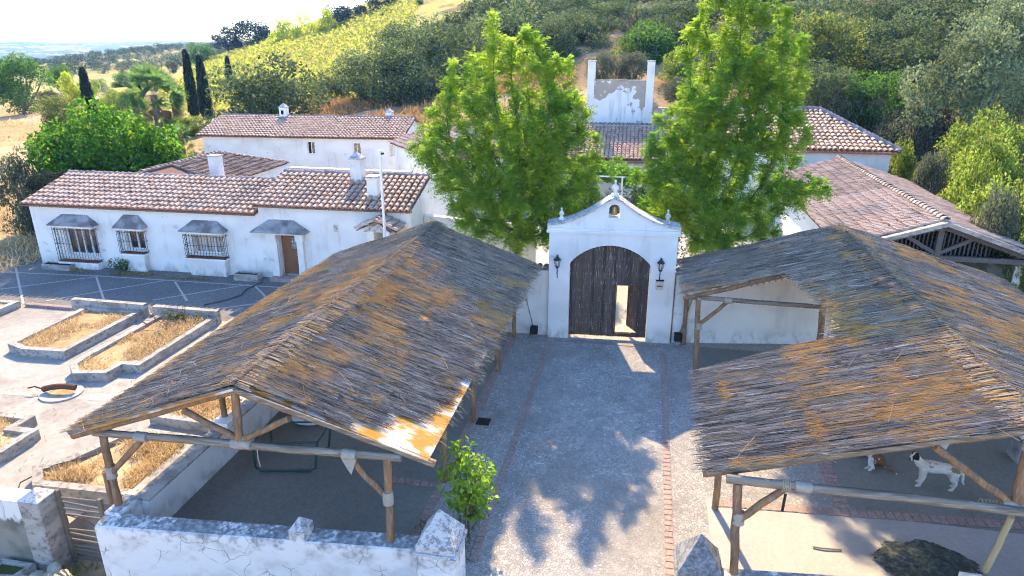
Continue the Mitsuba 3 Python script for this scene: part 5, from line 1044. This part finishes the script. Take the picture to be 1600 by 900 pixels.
TR = [
    ('oak', 'broad grey-green holm oak behind the left end of the long white building', -37.3, 65.1, 9.3, 6.48),
    ('oak', 'dark holm oak with trunk behind the right end of the long white building', -24.6, 82.4, 13.0, 6.74),
    ('oak', 'holm oak just left of the tallest one behind the long white building', -30.9, 78.1, 11.1, 5.1),
    ('oak', 'low front holm oak whose crown overhangs dry grass behind the long white building', -26.4, 75.5, 8.8, 4.59),
    ('oak', 'holm oak filling the gap left of the tall tree by the gate', -20.2, 83.6, 10.8, 4.17),
    ('oak', 'dark holm oak above the left tall tree at the top of the photo', -16.1, 94.6, 15.8, 7.48),
    ('oak', 'dark holm oak just above the white frame wall', -8.6, 96.6, 15.3, 4.81),
    ('bright', 'fresh green bushy tree above the right post of the frame wall', -0.9, 86.0, 13.2, 4.06),
    ('olive', 'grey olive bush behind the frame wall, the left one', -4.8, 71.8, 10.2, 1.74),
    ('olive', 'pale olive bush behind the frame wall, the right one', -1.9, 72.0, 10.1, 1.73),
    ('oak', 'dark oak hidden behind the tall right tree near the top edge', 13.1, 91.1, 15.2, 4.89),
    ('yellow', 'oak with a yellowing crown right of the tall right tree', 15.4, 70.3, 13.4, 4.02),
    ('oak', 'deep green oak above the yellowing oak at the top edge', 24.5, 86.6, 16.3, 5.18),
    ('oak', 'deep green oak between the yellowing oak and the large right one', 25.7, 80.0, 12.3, 3.54),
    ('oakl', 'large pale grey-green oak at the right edge of the photo', 21.4, 53.9, 12.0, 4.27),
    ('oakl', 'large oak reaching the top right corner of the photo', 26.4, 60.5, 14.0, 4.46),
    ('bright', 'small light green tree in the shade below the yellowing oak', 17.3, 59.5, 8.9, 2.46),
    ('oak', 'dull green shrub behind the tall right tree and the yellowing oak', 12.4, 66.9, 9.0, 2.82),
    ('bushy', 'yellow-green shrub beside the right edge, uppermost of its bank', 18.4, 42.1, 6.6, 2.24),
    ('bushy', 'yellow-green shrub at the right edge over the barn roof', 16.2, 31.9, 5.4, 1.5),
    ('bushy', 'yellow-green shrub in the middle of the right bank', 16.6, 38.8, 5.6, 1.46),
    ('olive', 'grey-green shrub beside the dry grass right of the hipped roof', 16.1, 43.1, 5.1, 1.2),
    ('bushy', 'low light green shrub just right of the hipped roof corner', 16.6, 49.3, 4.9, 1.04),
    ('olive', 'grey shrub low on the right bank by the barn eave', 14.0, 29.9, 5.5, 1.01),
    ('oakd', 'dark crown on the ridge, left of the dark pair at the skyline', -124.8, 195.6, 15.4, 4.35),
    ('oakd', 'dark crown on the ridge, right of the dark pair at the skyline', -120.3, 203.0, 17.4, 5.83),
    ('yellows', 'bright yellow-green tree on the ridge, left of three', -101.6, 186.1, 16.8, 4.4),
    ('yellows', 'bright yellow-green tree on the ridge, middle of three', -93.6, 185.8, 18.4, 4.5),
    ('yellows', 'bright yellow-green tree on the ridge, right of three', -87.3, 185.5, 19.4, 3.2),
    ('oakd', 'dark tree at the skyline right of the yellow-green trees', -86.5, 193.6, 20.9, 5.02),
    ('oakd', 'dark tree at the skyline where the ridge meets the top of the photo', -79.7, 198.6, 23.8, 5.8),
    ('oakd', 'small dark tree at the top edge of the photo on the vineyard ridge', -71.4, 197.5, 23.3, 3.58),
    ('bright', 'round green tree standing alone left of the dark pair on the ridge', -127.6, 185.3, 11.2, 3.82),
    ('bright', 'small round bush high in the vineyard near the top edge', -59.6, 180.4, 21.6, 1.3),
    ('bright', 'small bush beside the vineyard below the dark skyline trees', -69.3, 182.3, 19.6, 1.67),
    ('bright', 'large green tree at the left edge of the photo', -84.5, 82.3, 9.5, 4.14),
    ('yellows', 'slender yellow tree at the left between green ones', -65.5, 70.2, 7.8, 1.31),
    ('yellow', 'loose olive-yellow tree left of the mulberry tree', -58.0, 60.8, 6.0, 2.37),
    ('olive', 'grey-green shrub at the left edge above the dry bank', -36.7, 34.0, 4.9, 1.69),
    ('oakd', 'dark bush below the left side of the mulberry tree', -32.1, 31.6, 4.4, 1.05),
    ('bright', 'small bush left of the first cypress in the hedge', -99.2, 112.5, 4.8, 2.09),
    ('bright', 'bush in the hedge between two cypresses', -108.7, 130.7, 5.3, 2.4),
    ('olive', 'grey bush on the slope under the olive grove', -101.1, 124.0, 4.7, 2.02),
    ('olive', 'dark bush at the edge of the vineyard left of the twin cypresses', -124.8, 168.9, 6.7, 1.69),
    ('bushy', 'yellow-green hedge bush right of the first cypress', -63.5, 74.7, 5.6, 2.32),
    ('white', 'whitish flowering shrub near the middle of the left hedge', -70.6, 81.7, 5.5, 1.35),
    ('bushy', 'light bush at the foot of the palm tree', -46.7, 65.0, 3.8, 1.66),
    ('bushy', 'low green bush by the corner of the tiled wing', -36.6, 50.0, 2.7, 1.04),
    ('bushy', 'bright hedge bush left of the palm tree', -60.9, 74.2, 5.8, 1.91),
    ('oak', 'dark oak above the left side of the frame wall', -11.4, 85.3, 13.4, 3.6),
    ('bushy', 'light shrub on the slope right of the frame wall', 2.9, 76, 10.6, 2.2),
    ('olive', 'grey shrub at the slope foot right of the frame wall', 2.8, 68, 8.0, 2.0),
    ('bushy', 'light green hedge bush directly left of the first cypress', -60.4, 64.0, 4.6, 1.69),
    ('bright', 'mid green bush right behind the mulberry crown, left of the palm', -54.2, 64.2, 4.4, 2.01),
    ('bushy', 'yellow-green bush under the palm crown, on its left side', -50.5, 62.1, 4.0, 1.61),
    ('bright', 'dark green bush between the palm trunk and the twin cypresses', -50.6, 67.1, 3.8, 1.59),
    ('yellow', 'olive-yellow bush at the foot of the twin cypresses', -47.6, 64.3, 3.0, 1.46),
    ('bright', 'green tree in the hedge behind the slender yellow tree', -103.0, 109.0, 7.3, 2.26),
    ('bushy', 'pale green bush in the middle distance above the first cypress', -94.1, 103.6, 4.8, 2.69),
    ('bushy', 'yellow-green bush in front of the olive grove, left of the palm', -76.7, 89.6, 3.7, 2.79),
    ('bright', 'small green tree in the middle distance behind the palm crown', -92.3, 118.3, 4.8, 2.04),
    ('bushy', 'low yellow-green bush at the vineyard edge by the twin cypresses', -72.3, 95.8, 3.6, 2.15),
    ('olive', 'grey-green bush at the field edge beside the large left tree', -87.5, 89.3, 4.5, 2.07),
    ('oak', '*', 1.3, 90, 14.4, 4.0),
    ('oak', '*', -9.6, 89.5, 14.6, 4.2),
    ('oak', 'dull green oak in the hollow below the yellowing oak', 13.9, 62.5, 9.6, 2.8),
    ('olive', 'grey shrub under the yellowing oak', 15.5, 60, 8.0, 2.0),
    ('oak', '*', 22.4, 66.3, 10.6, 3.0),
    ('oak', '*', 23, 76.6, 14.0, 4.0),
    ('oak', '*', 21.3, 81.2, 14.5, 4.0),
    ('oak', '*', 15.7, 78.4, 13.8, 4.0),
    ('bushy', 'yellow-green shrub high on the right bank below the large oak', 19.8, 45.9, 7.2, 2.2),
    ('bushy', 'yellow-green shrub leaning over the barn roof edge', 15.6, 33.6, 5.3, 1.8),
    ('bushy', 'light green shrub at the right edge close to the barn gable', 15.3, 29.5, 4.6, 1.2),
    ('olive', 'grey-green scrub below the large right oak', 19.0, 54.8, 7.4, 2.6),
    ('oak', '*', 22, 68.6, 11.5, 3.2),
    ('oak', '*', 30, 70, 15.5, 4.5),
    ('oak', '*', -33, 96, 14.0, 4.5),
    ('oak', '*', -22, 104, 16.5, 5.5),
    ('oak', '*', -12, 108, 17.5, 5.5),
    ('oak', '*', -3, 104, 17.0, 5.2),
    ('oak', '*', 5, 101, 16.5, 5.0),
    ('oak', '*', 9, 84, 12.5, 3.6),
    ('oak', '*', 19, 96, 17.5, 5.0),
    ('oak', '*', 30, 84, 15.5, 4.6),
    ('oak', '*', 33, 76, 14.5, 4.2),
    ('oak', '*', 20, 76, 12.0, 3.4),
    ('oak', '*', 27, 70, 12.0, 3.2),
    ('oak', '*', -30, 122, 17.5, 5.0),
    ('oak', '*', -38, 132, 16.0, 4.5),
    ('oak', '*', 39, 76, 17.0, 5),
    ('oak', '*', 22, 64, 9.2, 2.6),
    ('oak', '*', 2, 92, 13.8, 3.6),
    ('oak', '*', -40, 84, 7.5, 3.0),
    ('oak', '*', 45, 100, 22, 6),
    ('oak', '*', 10, 125, 22, 6.5),
    ('oak', '*', -10, 140, 25, 7),
    ('oak', '*', -25.6, 119.3, 19.6, 6.29),
    ('oak', '*', -16.0, 127.0, 20.2, 7.13),
    ('oak', '*', -6.9, 123.8, 20.0, 6.86),
    ('oak', '*', 2.1, 120.0, 19.3, 6.56),
    ('oak', '*', 9.5, 117.6, 19.4, 6.34),
    ('oak', '*', 18.1, 110.5, 19.2, 6.3),
    ('oak', '*', 24.9, 109.2, 19.4, 6.13),
    ('oak', '*', 33.2, 110.1, 20.1, 6.51),
    ('oak', '*', 34.0, 91.9, 18.2, 5.0),
    ('oak', '*', 37.6, 87.3, 18.7, 5.0),
    ('oak', '*', -18.0, 164.0, 26.7, 9.1),
    ('oak', '*', -2.9, 165.0, 26.9, 8.99),
    ('oak', '*', 11.4, 159.6, 26.7, 8.53),
    ('oak', '*', 27.2, 157.7, 26.8, 8.88),
    ('oak', '*', 41.4, 154.5, 27.2, 9.12),
    ('oak', '*', 49.9, 141.4, 26.6, 8.17),
    ('oak', '*', 54.3, 129.0, 25.9, 7.82),
]
tg = np.random.default_rng(55)
for i, (k, lab, x, y, zt, R) in enumerate(TR):
    gz = h1(x, y); cols, mat, flat, leaf, n, nv = KIND[k]; cr, lm, tp = PROTO[k, i % nv]
    if lab == '*': R *= 1.25
    hh = R*flat*(1.18 if k == 'oakl' else 1.0)
    zc = zt-hh*tp
    if k in ('bushy', 'olive', 'white') or zc-hh < gz-1.2*hh:                                # low bush: sits on the ground
        hh = max(hh*.6, (zt-gz)/1.75); zc = zt-hh*tp
    a = tg.uniform(0, 6.28); Rm = frame(V(x, y, zc), V(math.cos(a)*R, math.sin(a)*R, 0), V(-math.sin(a)*R, math.cos(a)*R, 0), V(0, 0, hh))
    low = (zt-gz) < 4.2
    nm = 'shrub' if low else ('oak_tree' if k.startswith('oak') else 'broadleaf_tree')
    t = thing(nm, lab if lab != '*' else 'holm oak in the dense wood along the top of the slope', 'shrub' if low else 'tree', group='oaks of the wood on the slope' if lab == '*' else None)
    dup(cr, t+'__crown', Rm); dup(lm, t+'__limbs', Rm)
    if zc-.85*hh > gz-.3: put(t, 'trunk', tube([(x, y, gz-.4), (x+.1*R*math.cos(a), y+.1*R*math.sin(a), (gz+zc-.75*hh)/2), (x, y, zc-.7*hh)], [R*.085, R*.06, R*.05], 8, False), 'bark_grey', smooth=40)

# mulberry behind the farmhouse: broad leaves
def broad_tree(name, lab, seed, blobs, n, leaf, cols, trunk, mat='leaf_bright', kind='tree'):
    g = np.random.default_rng(seed); t = thing(name, lab, kind); B = np.array([b[:3] for b in blobs]); rb = np.array([b[3] for b in blobs])
    i = g.choice(len(B), n, p=rb**2/np.sum(rb**2)); u = rdir(g, n); c = B[i]+u*(rb[i]*g.uniform(.5, 1.03, n)**.6)[:, None]
    c += (meshkit.fbm(c*1.1, 3, 1)[:, None]-.5)*u*.9; keep = meshkit.fbm(c*1.25+3, 3, 2) > .33; c, u = c[keep], u[keep]; n = len(c)
    d = rdir(g, n)+u*.6+np.array([0, 0, -.5]); yg = np.clip((c[:, 2]-B[:, 2].min())/np.ptp(c[:, 2])+g.normal(0, .2, n), 0, 1)[:, None]
    col = tone(g, n, cols)
    a, b, cc = cards(c, d, u+rdir(g, n)*.5+np.array([0, 0, .4]), leaf*g.uniform(.6, 1.25, n), leaf*.8*g.uniform(.7, 1.1, n), col, .12)
    put(t, 'crown', trimesh.Trimesh(a, b, process=False), mat, color=cc)
    ms = [tube([(x0, y0, z0), (x1, y1, z1)], [ra, rb_], 8, False) for (x0, y0, z0, x1, y1, z1, ra, rb_) in trunk]
    for q in B: ls = min(1, trunk[-1][7]/.24); ms.append(tube([trunk[-1][3:6], (np.array(trunk[-1][3:6])+q)/2+g.normal(0, .2*ls, 3), q], np.array([.12, .07, .03])*ls, 6, False))
    put(t, 'trunk', cat(ms), 'bark', smooth=40); return t
MUL = [(.09, .24, .025), (.13, .30, .03), (.22, .36, .035), (.07, .18, .022)]
g = np.random.default_rng(12); bl = []
for k in range(34):
    a = g.uniform(0, 6.28); r = 3.7*math.sqrt(g.random()); z = g.uniform(2.2, 6.9-.15*r*r); bl.append((-33.2+r*math.cos(a), 37.2+r*.62*math.sin(a), z, g.uniform(.9, 1.5)))
bl += [(-36.3, 35.6, 2.4, 1.1), (-29.8, 37.6, 3.0, 1.2), (-35.6, 36, 4.6, 1.2), (-30.6, 37.4, 5.2, 1.2), (-33.5, 37, 6.8, 1.1), (-32.2, 37, 6.6, 1.0), (-37, 35.2, 1.6, .9), (-29.6, 37.4, 4.4, 1.2), (-29.2, 37.6, 5.4, 1.0), (-30.6, 37.0, 6.2, 1.0), (-28.8, 37.6, 3.2, 1.0), (-36.2, 36.2, 5.2, 1.0)]
broad_tree('mulberry_tree', 'broad vivid green mulberry tree behind the left end of the farmhouse', 31, bl, 26000, .27, MUL, [(-33, 37.2, -.2, -33, 37.2, 2.2, .3, .24)])
# young poplar beside the front pillar, on two thin stems
g = np.random.default_rng(6); bl = [(-3.5+g.normal(0, .17), 12.75+g.normal(0, .16), z, g.uniform(.10, .22)) for z in np.linspace(.5, 2.3, 26)]+[(-3.8, 12.7, 2.55, .12), (-3.4, 12.8, 2.45, .10), (-3.6, 12.8, 2.75, .09), (-3.85, 12.6, 1.2, .16), (-3.2, 12.9, 1.1, .18), (-3.1, 12.8, 1.5, .14), (-3.75, 12.7, 1.8, .14), (-3.15, 12.8, 2.0, .12)]
broad_tree('young_poplar', 'young bright green poplar sapling beside the left front pillar', 41, bl, 1050, .14, [(.24, .40, .05), (.17, .32, .04), (.32, .46, .07)], [(-3.55, 12.75, -.1, -3.55, 12.75, .6, .03, .025)])
# vine on the pergola and shrubs behind the gateway
g = np.random.default_rng(9); bl = [(g.uniform(-6.6, -.2), g.uniform(44.8, 47.5), 2.9+g.normal(0, .2), g.uniform(.3, .55)) for k in range(34)]+[(g.uniform(-6.0, -3.5), 45+g.normal(0, .3), g.uniform(.8, 2.6), .5) for k in range(10)]
broad_tree('pergola_vine', 'lush green vine covering the left part of the white pergola', 42, bl, 7500, .2, MUL[1:3], [(-5.2, 45.1, -.1, -5.2, 45.1, 2.0, .06, .05)], kind='vine')
g = np.random.default_rng(10)
for (x, y, h_, r, lab) in ((-2.6, 32.0, 4.9, 1.3, 'dark green shrub behind the left slope of the gateway pediment'), (.6, 32.5, 4.6, 1.5, 'dark green shrub behind the right slope of the gateway pediment'), (-.9, 38.0, 3.6, 1.2, 'dark courtyard shrub between pediment and pergola')):
    bl = [(x+g.normal(0, r*.45), y+g.normal(0, r*.4), g.uniform(.8, h_-.5), g.uniform(.35, .7)) for k in range(22)]
    broad_tree('courtyard_shrub', lab, 60+int(h_*10), bl, 5200, .13, [(.045, .085, .03), (.07, .12, .035), (.03, .06, .025)], [(x, y, -.1, x, y, 1.0, .08, .06)], 'leaf_oak', 'shrub')

def cypress(lab, x, y, zt, R, seed):
    R *= .78; zt += .5
    g = np.random.default_rng(seed); gz = h1(x, y); H = zt-gz; t = thing('cypress', lab, 'tree'); n = 3600
    u = g.random(n)**.8; z = .04+.96*u; a = g.uniform(0, 6.28, n); pr = np.minimum(1, (z/.18)**.6)*(1-z)**.55*1.25; pr = np.minimum(pr, 1)
    rr = R*pr*(.55+.5*g.random(n))*(.85+.3*meshkit.noise(np.c_[np.cos(a)*2, np.sin(a)*2, z*9])); c = np.c_[x+rr*np.cos(a), y+rr*np.sin(a), gz+z*H]
    d = np.c_[np.cos(a)*.35, np.sin(a)*.35, np.ones(n)]+g.normal(0, .2, (n, 3)); A, F, C = cards(c, d, np.c_[np.cos(a), np.sin(a), a*0]+rdir(g, n)*.5, .5*g.uniform(.7, 1.2, n), .16, tone(g, n, [(.028, .05, .026), (.04, .065, .032), (.02, .036, .02)]))
    put(t, 'crown', trimesh.Trimesh(A, F, process=False), 'leaf_oak', color=C); put(t, 'trunk', tube([(x, y, gz-.3), (x, y, zt-.8)], [R*.3, .03], 7, False), 'bark_grey')
for a in (('dark slim cypress, leftmost one in the left hedge', -61.7, 68.3, 7.6, .75, 1), ('dark cypress just left of the palm crown', -62.9, 77.7, 7.3, .6, 2), ('taller leaning left one of the twin cypresses', -53.4, 74.9, 9.4, .68, 3), ('right one of the twin cypresses beside the big oak', -50.0, 72.4, 8.8, .78, 4), ('small distant cypress in the vineyard above the oak', -81.1, 126.2, 7.7, .7, 5)): cypress(*a)
def palm(lab, x, y, zc, L, tr, seed, nf=78):
    g = np.random.default_rng(seed); gz = h1(x, y); t = thing('palm_tree', lab, 'palm'); put(t, 'trunk', tube([(x, y, gz-.3), (x, y, zc)], [tr*1.15, tr], 10, False), 'bark_grey', smooth=40)
    P = []; o = V(x, y, zc)
    for k in range(nf):
        a = k*2.4+g.normal(0, .2); el = math.radians(g.uniform(-60, 85)); d0 = V(math.cos(a)*math.cos(el), math.sin(a)*math.cos(el), math.sin(el)); l = L*g.uniform(.75, 1.05)
        hub = o+d0*l*.58+V(0, 0, -.05*l)                                                # fan leaf: petiole then a fan of segments
        sd = unit(np.cross(d0, V(0, 0, 1)+g.normal(0, .75, 3))); up = np.cross(sd, d0); m = 22; th = np.linspace(-1.2, 1.2, m)[:, None]
        dd = d0*np.cos(th)+sd*np.sin(th)-V(0, 0, .25)*np.ones((m, 1)); old = el < -.4
        P.append(cards(np.repeat(hub[None], m, 0), dd, np.repeat(up[None], m, 0), l*.40*g.uniform(.8, 1.1, m), .085*L/3.2, tone(g, m, [(.20, .17, .09)] if old else [(.11, .22, .06), (.17, .28, .08), (.08, .15, .05)]), .2))
        P.append(cards(o[None], d0[None], up[None], l*.6, .07, np.array([(.13, .15, .06)]), .1))
    m, c = join(P); put(t, 'crown', m, 'leaf_bright', color=c)
palm('fan palm with a full round crown behind the mulberry tree', -48.0, 61.5, 6.2, 3.6, .32, 1); palm('small palm with a stubby trunk left of the long building', -39.4, 52.9, 3.3, 1.5, .22, 2, 40)

# vines in rows on the slope: one mass
def vineyard():
    g = np.random.default_rng(77); P = []
    X, Y = np.meshgrid(np.arange(-175, -10, 1.5), np.arange(84, 232, 2.4)); x = (X+g.normal(0, .3, X.shape)).ravel(); y = (Y+(X*.10)+g.normal(0, .15, X.shape)).ravel()
    left, right = -62-(y-90)*.62, -34-(y-90)*.29
    ok = (x > left-8) & (x < right) & (y < 225) & (g.random(len(x)) < .88); x, y = x[ok], y[ok]; z = hgt(x, y)
    far = np.hypot(x, y); n = np.clip((2600/far).astype(int), 7, 26); i = np.repeat(np.arange(len(x)), n); N = len(i)
    c = np.c_[x[i]+g.normal(0, .45, N), y[i]+g.normal(0, .35, N), z[i]+g.uniform(.15, 1.15, N)]; s = .42*np.clip(far[i]/110, .8, 1.7)
    return cards(c, rdir(g, N)+np.array([0, 0, .2]), rdir(g, N)*.7+np.array([0, 0, .7]), s*g.uniform(.7, 1.2, N), s*.8, tone(g, N, [(.36, .40, .07), (.43, .42, .09), (.26, .32, .06)]))
v, f, c = vineyard(); k = num('vineyard'); scene[k] = mikit.ply(trimesh.Trimesh(v, f, process=False), 'leaf_bright', color=c); labels[k] = {'label': 'yellow-green rows of vines on the slope behind the farm', 'category': 'vineyard', 'kind': 'stuff'}

# olive grove on the far ridge: every tree a thing
og = np.random.default_rng(5); (a, b, c), _ = crown_cloud(og, 12, 420, (.34, .5), 1.0, .16, [(.07, .10, .05), (.095, .125, .065), (.055, .08, .04)], aspect=.75)
olv = [mikit.ply(trimesh.Trimesh(a, b, process=False), 'leaf_oak', color=c), mikit.ply(trimesh.Trimesh(a*(1, 1, 1), b, process=False), 'leaf_oak', color=c*.75)]
otr = mikit.ply(tube([(0, 0, -.1), (.03, 0, .3), (0, .02, .7)], [.09, .07, .05], 6), 'bark_grey'); cnt = 0
for yy in np.arange(236, 560, 13.0):
    for xx in np.arange(-395, -120, 10.5):
        x, y = xx+og.normal(0, 1.6)+((yy/13) % 2)*5, yy+og.normal(0, 1.8); r = math.hypot(x, y); az = math.degrees(math.atan2(x, y))
        if -47.5 < az < -29.0 and r < 640 and cnt < 298 and og.random() < (.95 if r > 300 else .5)*(1 if r < 620 else .6):
            s = og.uniform(2.2, 3.4); z = h1(x, y); t = num('olive_tree'); q = og.uniform(0, 6.28)
            dup(olv[cnt % 2], t+'__crown', frame(V(x, y, z+s*.75), V(math.cos(q)*s, math.sin(q)*s, 0), V(-math.sin(q)*s, math.cos(q)*s, 0), V(0, 0, s*.85))); dup(otr, t+'__trunk', T4().translate([x, y, z]).scale(s))
            labels[t] = {'label': 'small round olive tree in the grove on the far ridge', 'category': 'olive tree', 'group': 'olive trees of the far grove'}; cnt += 1

# dry grass: ground cover, one mass per place
def grass(lab, poly, n, hmin, hmax, seed, z0=None, cols=((.60, .47, .27), (.66, .54, .34), (.46, .33, .16), (.55, .37, .16)), name='dry_grass', wd=.022, clump=1.0, mat='leaf_dry'):
    g = np.random.default_rng(seed); P = Polygon(poly) if not isinstance(poly, Polygon) else poly; x0, y0, x1, y1 = P.bounds; pts = np.c_[g.uniform(x0, x1, n*3), g.uniform(y0, y1, n*3)]
    from shapely import contains_xy as cxy
    ok = cxy(P, pts[:, 0], pts[:, 1]); w = meshkit.fbm(np.c_[pts*.9*clump, pts[:, :1]*0], 3, seed); ok &= g.random(len(pts)) < sst(.32, .62, w); pts, w = pts[ok][:n], w[ok][:n]; N = len(pts)
    z = np.full(N, z0) if z0 is not None else hgt(pts[:, 0], pts[:, 1]); ln = g.uniform(hmin, hmax, N)*(.5+w); d = g.normal(0, .6, (N, 3)); d[:, 2] = g.uniform(.25, 1.2, N)
    v, f, c = cards(np.c_[pts, z], d, rdir(g, N), ln, wd*g.uniform(.6, 1.5, N), tone(g, N, cols), .1)
    k = num(name); scene[k] = mikit.ply(trimesh.Trimesh(v, f, process=False), mat, color=c); labels[k] = {'label': lab, 'category': 'grass', 'kind': 'stuff'}
grass('dry yellow grass filling the farther left planter', inA, 2200, .08, .26, 1, .22); grass('dry yellow grass filling the long planter by the shed', inB, 3600, .08, .32, 2, .22)
grass('dry grass in the stepped planter at the left edge', inC, 1500, .1, .3, 3, .22); grass('dense dry grass in the planter behind the garden gate', inD, 3600, .1, .34, 4, .24); grass('dry grass in the planter beside the shed wall', inF, 1200, .1, .3, 5, .22)
grass('dry grass in the far left planter', inE, 600, .1, .3, 6, .22)
grass('tall dry straw beside the left end of the farmhouse', [(-60, 22), (-31.6, 25), (-31.4, 36), (-37, 46), (-62, 46)], 16000, .25, .8, 7, wd=.06, clump=.35)
grass('dry straw under the oaks behind the long building', [(-38, 61), (-8, 61), (-8, 80), (-40, 80)], 12000, .4, 1.2, 8, wd=.09, clump=.3, cols=((.42, .26, .12), (.48, .33, .15), (.33, .19, .08)))
grass('dry brown grass on the bank right of the hipped roof', [(12, 46.5), (24, 36), (30, 52), (26, 66), (8, 66)], 13000, .3, 1.0, 9, wd=.08, clump=.3, cols=((.44, .33, .17), (.50, .38, .2), (.34, .24, .12)))
grass('orange dry tuft at the corner of the hipped roof building', [(15.2, 46), (17.4, 45), (17.2, 48.2), (15.4, 48.6)], 2600, .5, 1.3, 10, wd=.06, cols=((.52, .32, .14), (.58, .38, .18)))
grass('scattered weeds along the foot of the farmhouse wall', [(-28.6, 28.0), (-20.6, 28.2), (-20.6, 28.75), (-28.6, 28.55)], 900, .06, .22, 11, .0, cols=((.30, .2, .09), (.2, .19, .06), (.38, .28, .14)))
grass('green weeds at the foot of the garden gate', [(-12.9, 10.4), (-11.6, 10.3), (-11.6, 11.1), (-12.9, 11.1)], 900, .12, .4, 12, -1.0, cols=((.10, .17, .05), (.16, .2, .06), (.35, .3, .13)))
grass('weeds and dead leaves along the brick strip by the front pillar', [(-4.9, 11.7), (-3.35, 11.7), (-3.4, 13.5), (-4.9, 13.0)], 500, .06, .25, 13, .0, cols=((.07, .12, .04), (.13, .16, .05), (.25, .2, .1)))
grass('dry stubble tufts on the joints of the terrace', [(-26, 12.5), (-15, 12.5), (-15, 20), (-26, 20)], 500, .05, .16, 14, .0, clump=.6)
grass('dry stubble on the sandy field at the left', [(-140, 40), (-62, 40), (-62, 95), (-140, 120)], 7000, .3, .7, 15, wd=.14, clump=.1)
g = np.random.default_rng(21)
bl = [(-25.95+g.normal(0, .22), 28.55+g.normal(0, .12), g.uniform(.1, .6), .16) for k in range(12)]
broad_tree('weed_bush', 'small green weed bush under the middle barred window', 71, bl, 420, .10, [(.06, .12, .04), (.09, .16, .05)], [(-25.95, 28.6, 0, -25.95, 28.6, .1, .02, .015)], kind='shrub')
br = thing('branch_heap', 'tangle of bare grey branches in the long raised planter', 'branches'); ms = []
for k in range(46):
    a = V(g.uniform(-19.4, -18.0), g.uniform(21.6, 23.2), .3); d = V(g.normal(0, .6), g.normal(-.2, .6), abs(g.normal(.5, .35))); ms.append(tube([a, a+d*.5+g.normal(0, .05, 3), a+d], [.012, .009, .004], 4, False))
put(br, 'twigs', cat(ms), 'bark_grey', kind='stuff')
bl = [(g.uniform(-18.9, -17.3), g.uniform(22.4, 23.1), g.uniform(.3, .7), .16) for k in range(12)]; broad_tree('planter_weeds', 'green weeds at the back of the long raised planter', 72, bl, 520, .08, [(.16, .17, .05), (.1, .14, .05)], [(-18.2, 22.9, .2, -18.2, 22.9, .3, .02, .01)], kind='shrub')

# ------------------------------------------------------------------ air
scene['air'] = {'type': 'homogeneous', 'albedo': {'type': 'rgb', 'value': [.95, .96, .97]}, 'sigma_t': {'type': 'rgb', 'value': [0.6e-4, 1.3e-4, 2.7e-4]}}
scene['haze'] = {'type': 'cube', 'to_world': T4().translate([0, 0, -25]).scale([9800, 9800, 105]), 'bsdf': {'type': 'null'}, 'interior': {'type': 'ref', 'id': 'air'}}
labels['haze'] = {'label': 'thin summer haze over the valley', 'category': 'haze', 'kind': 'stuff'}
scene['camera']['medium'] = {'type': 'ref', 'id': 'air'}
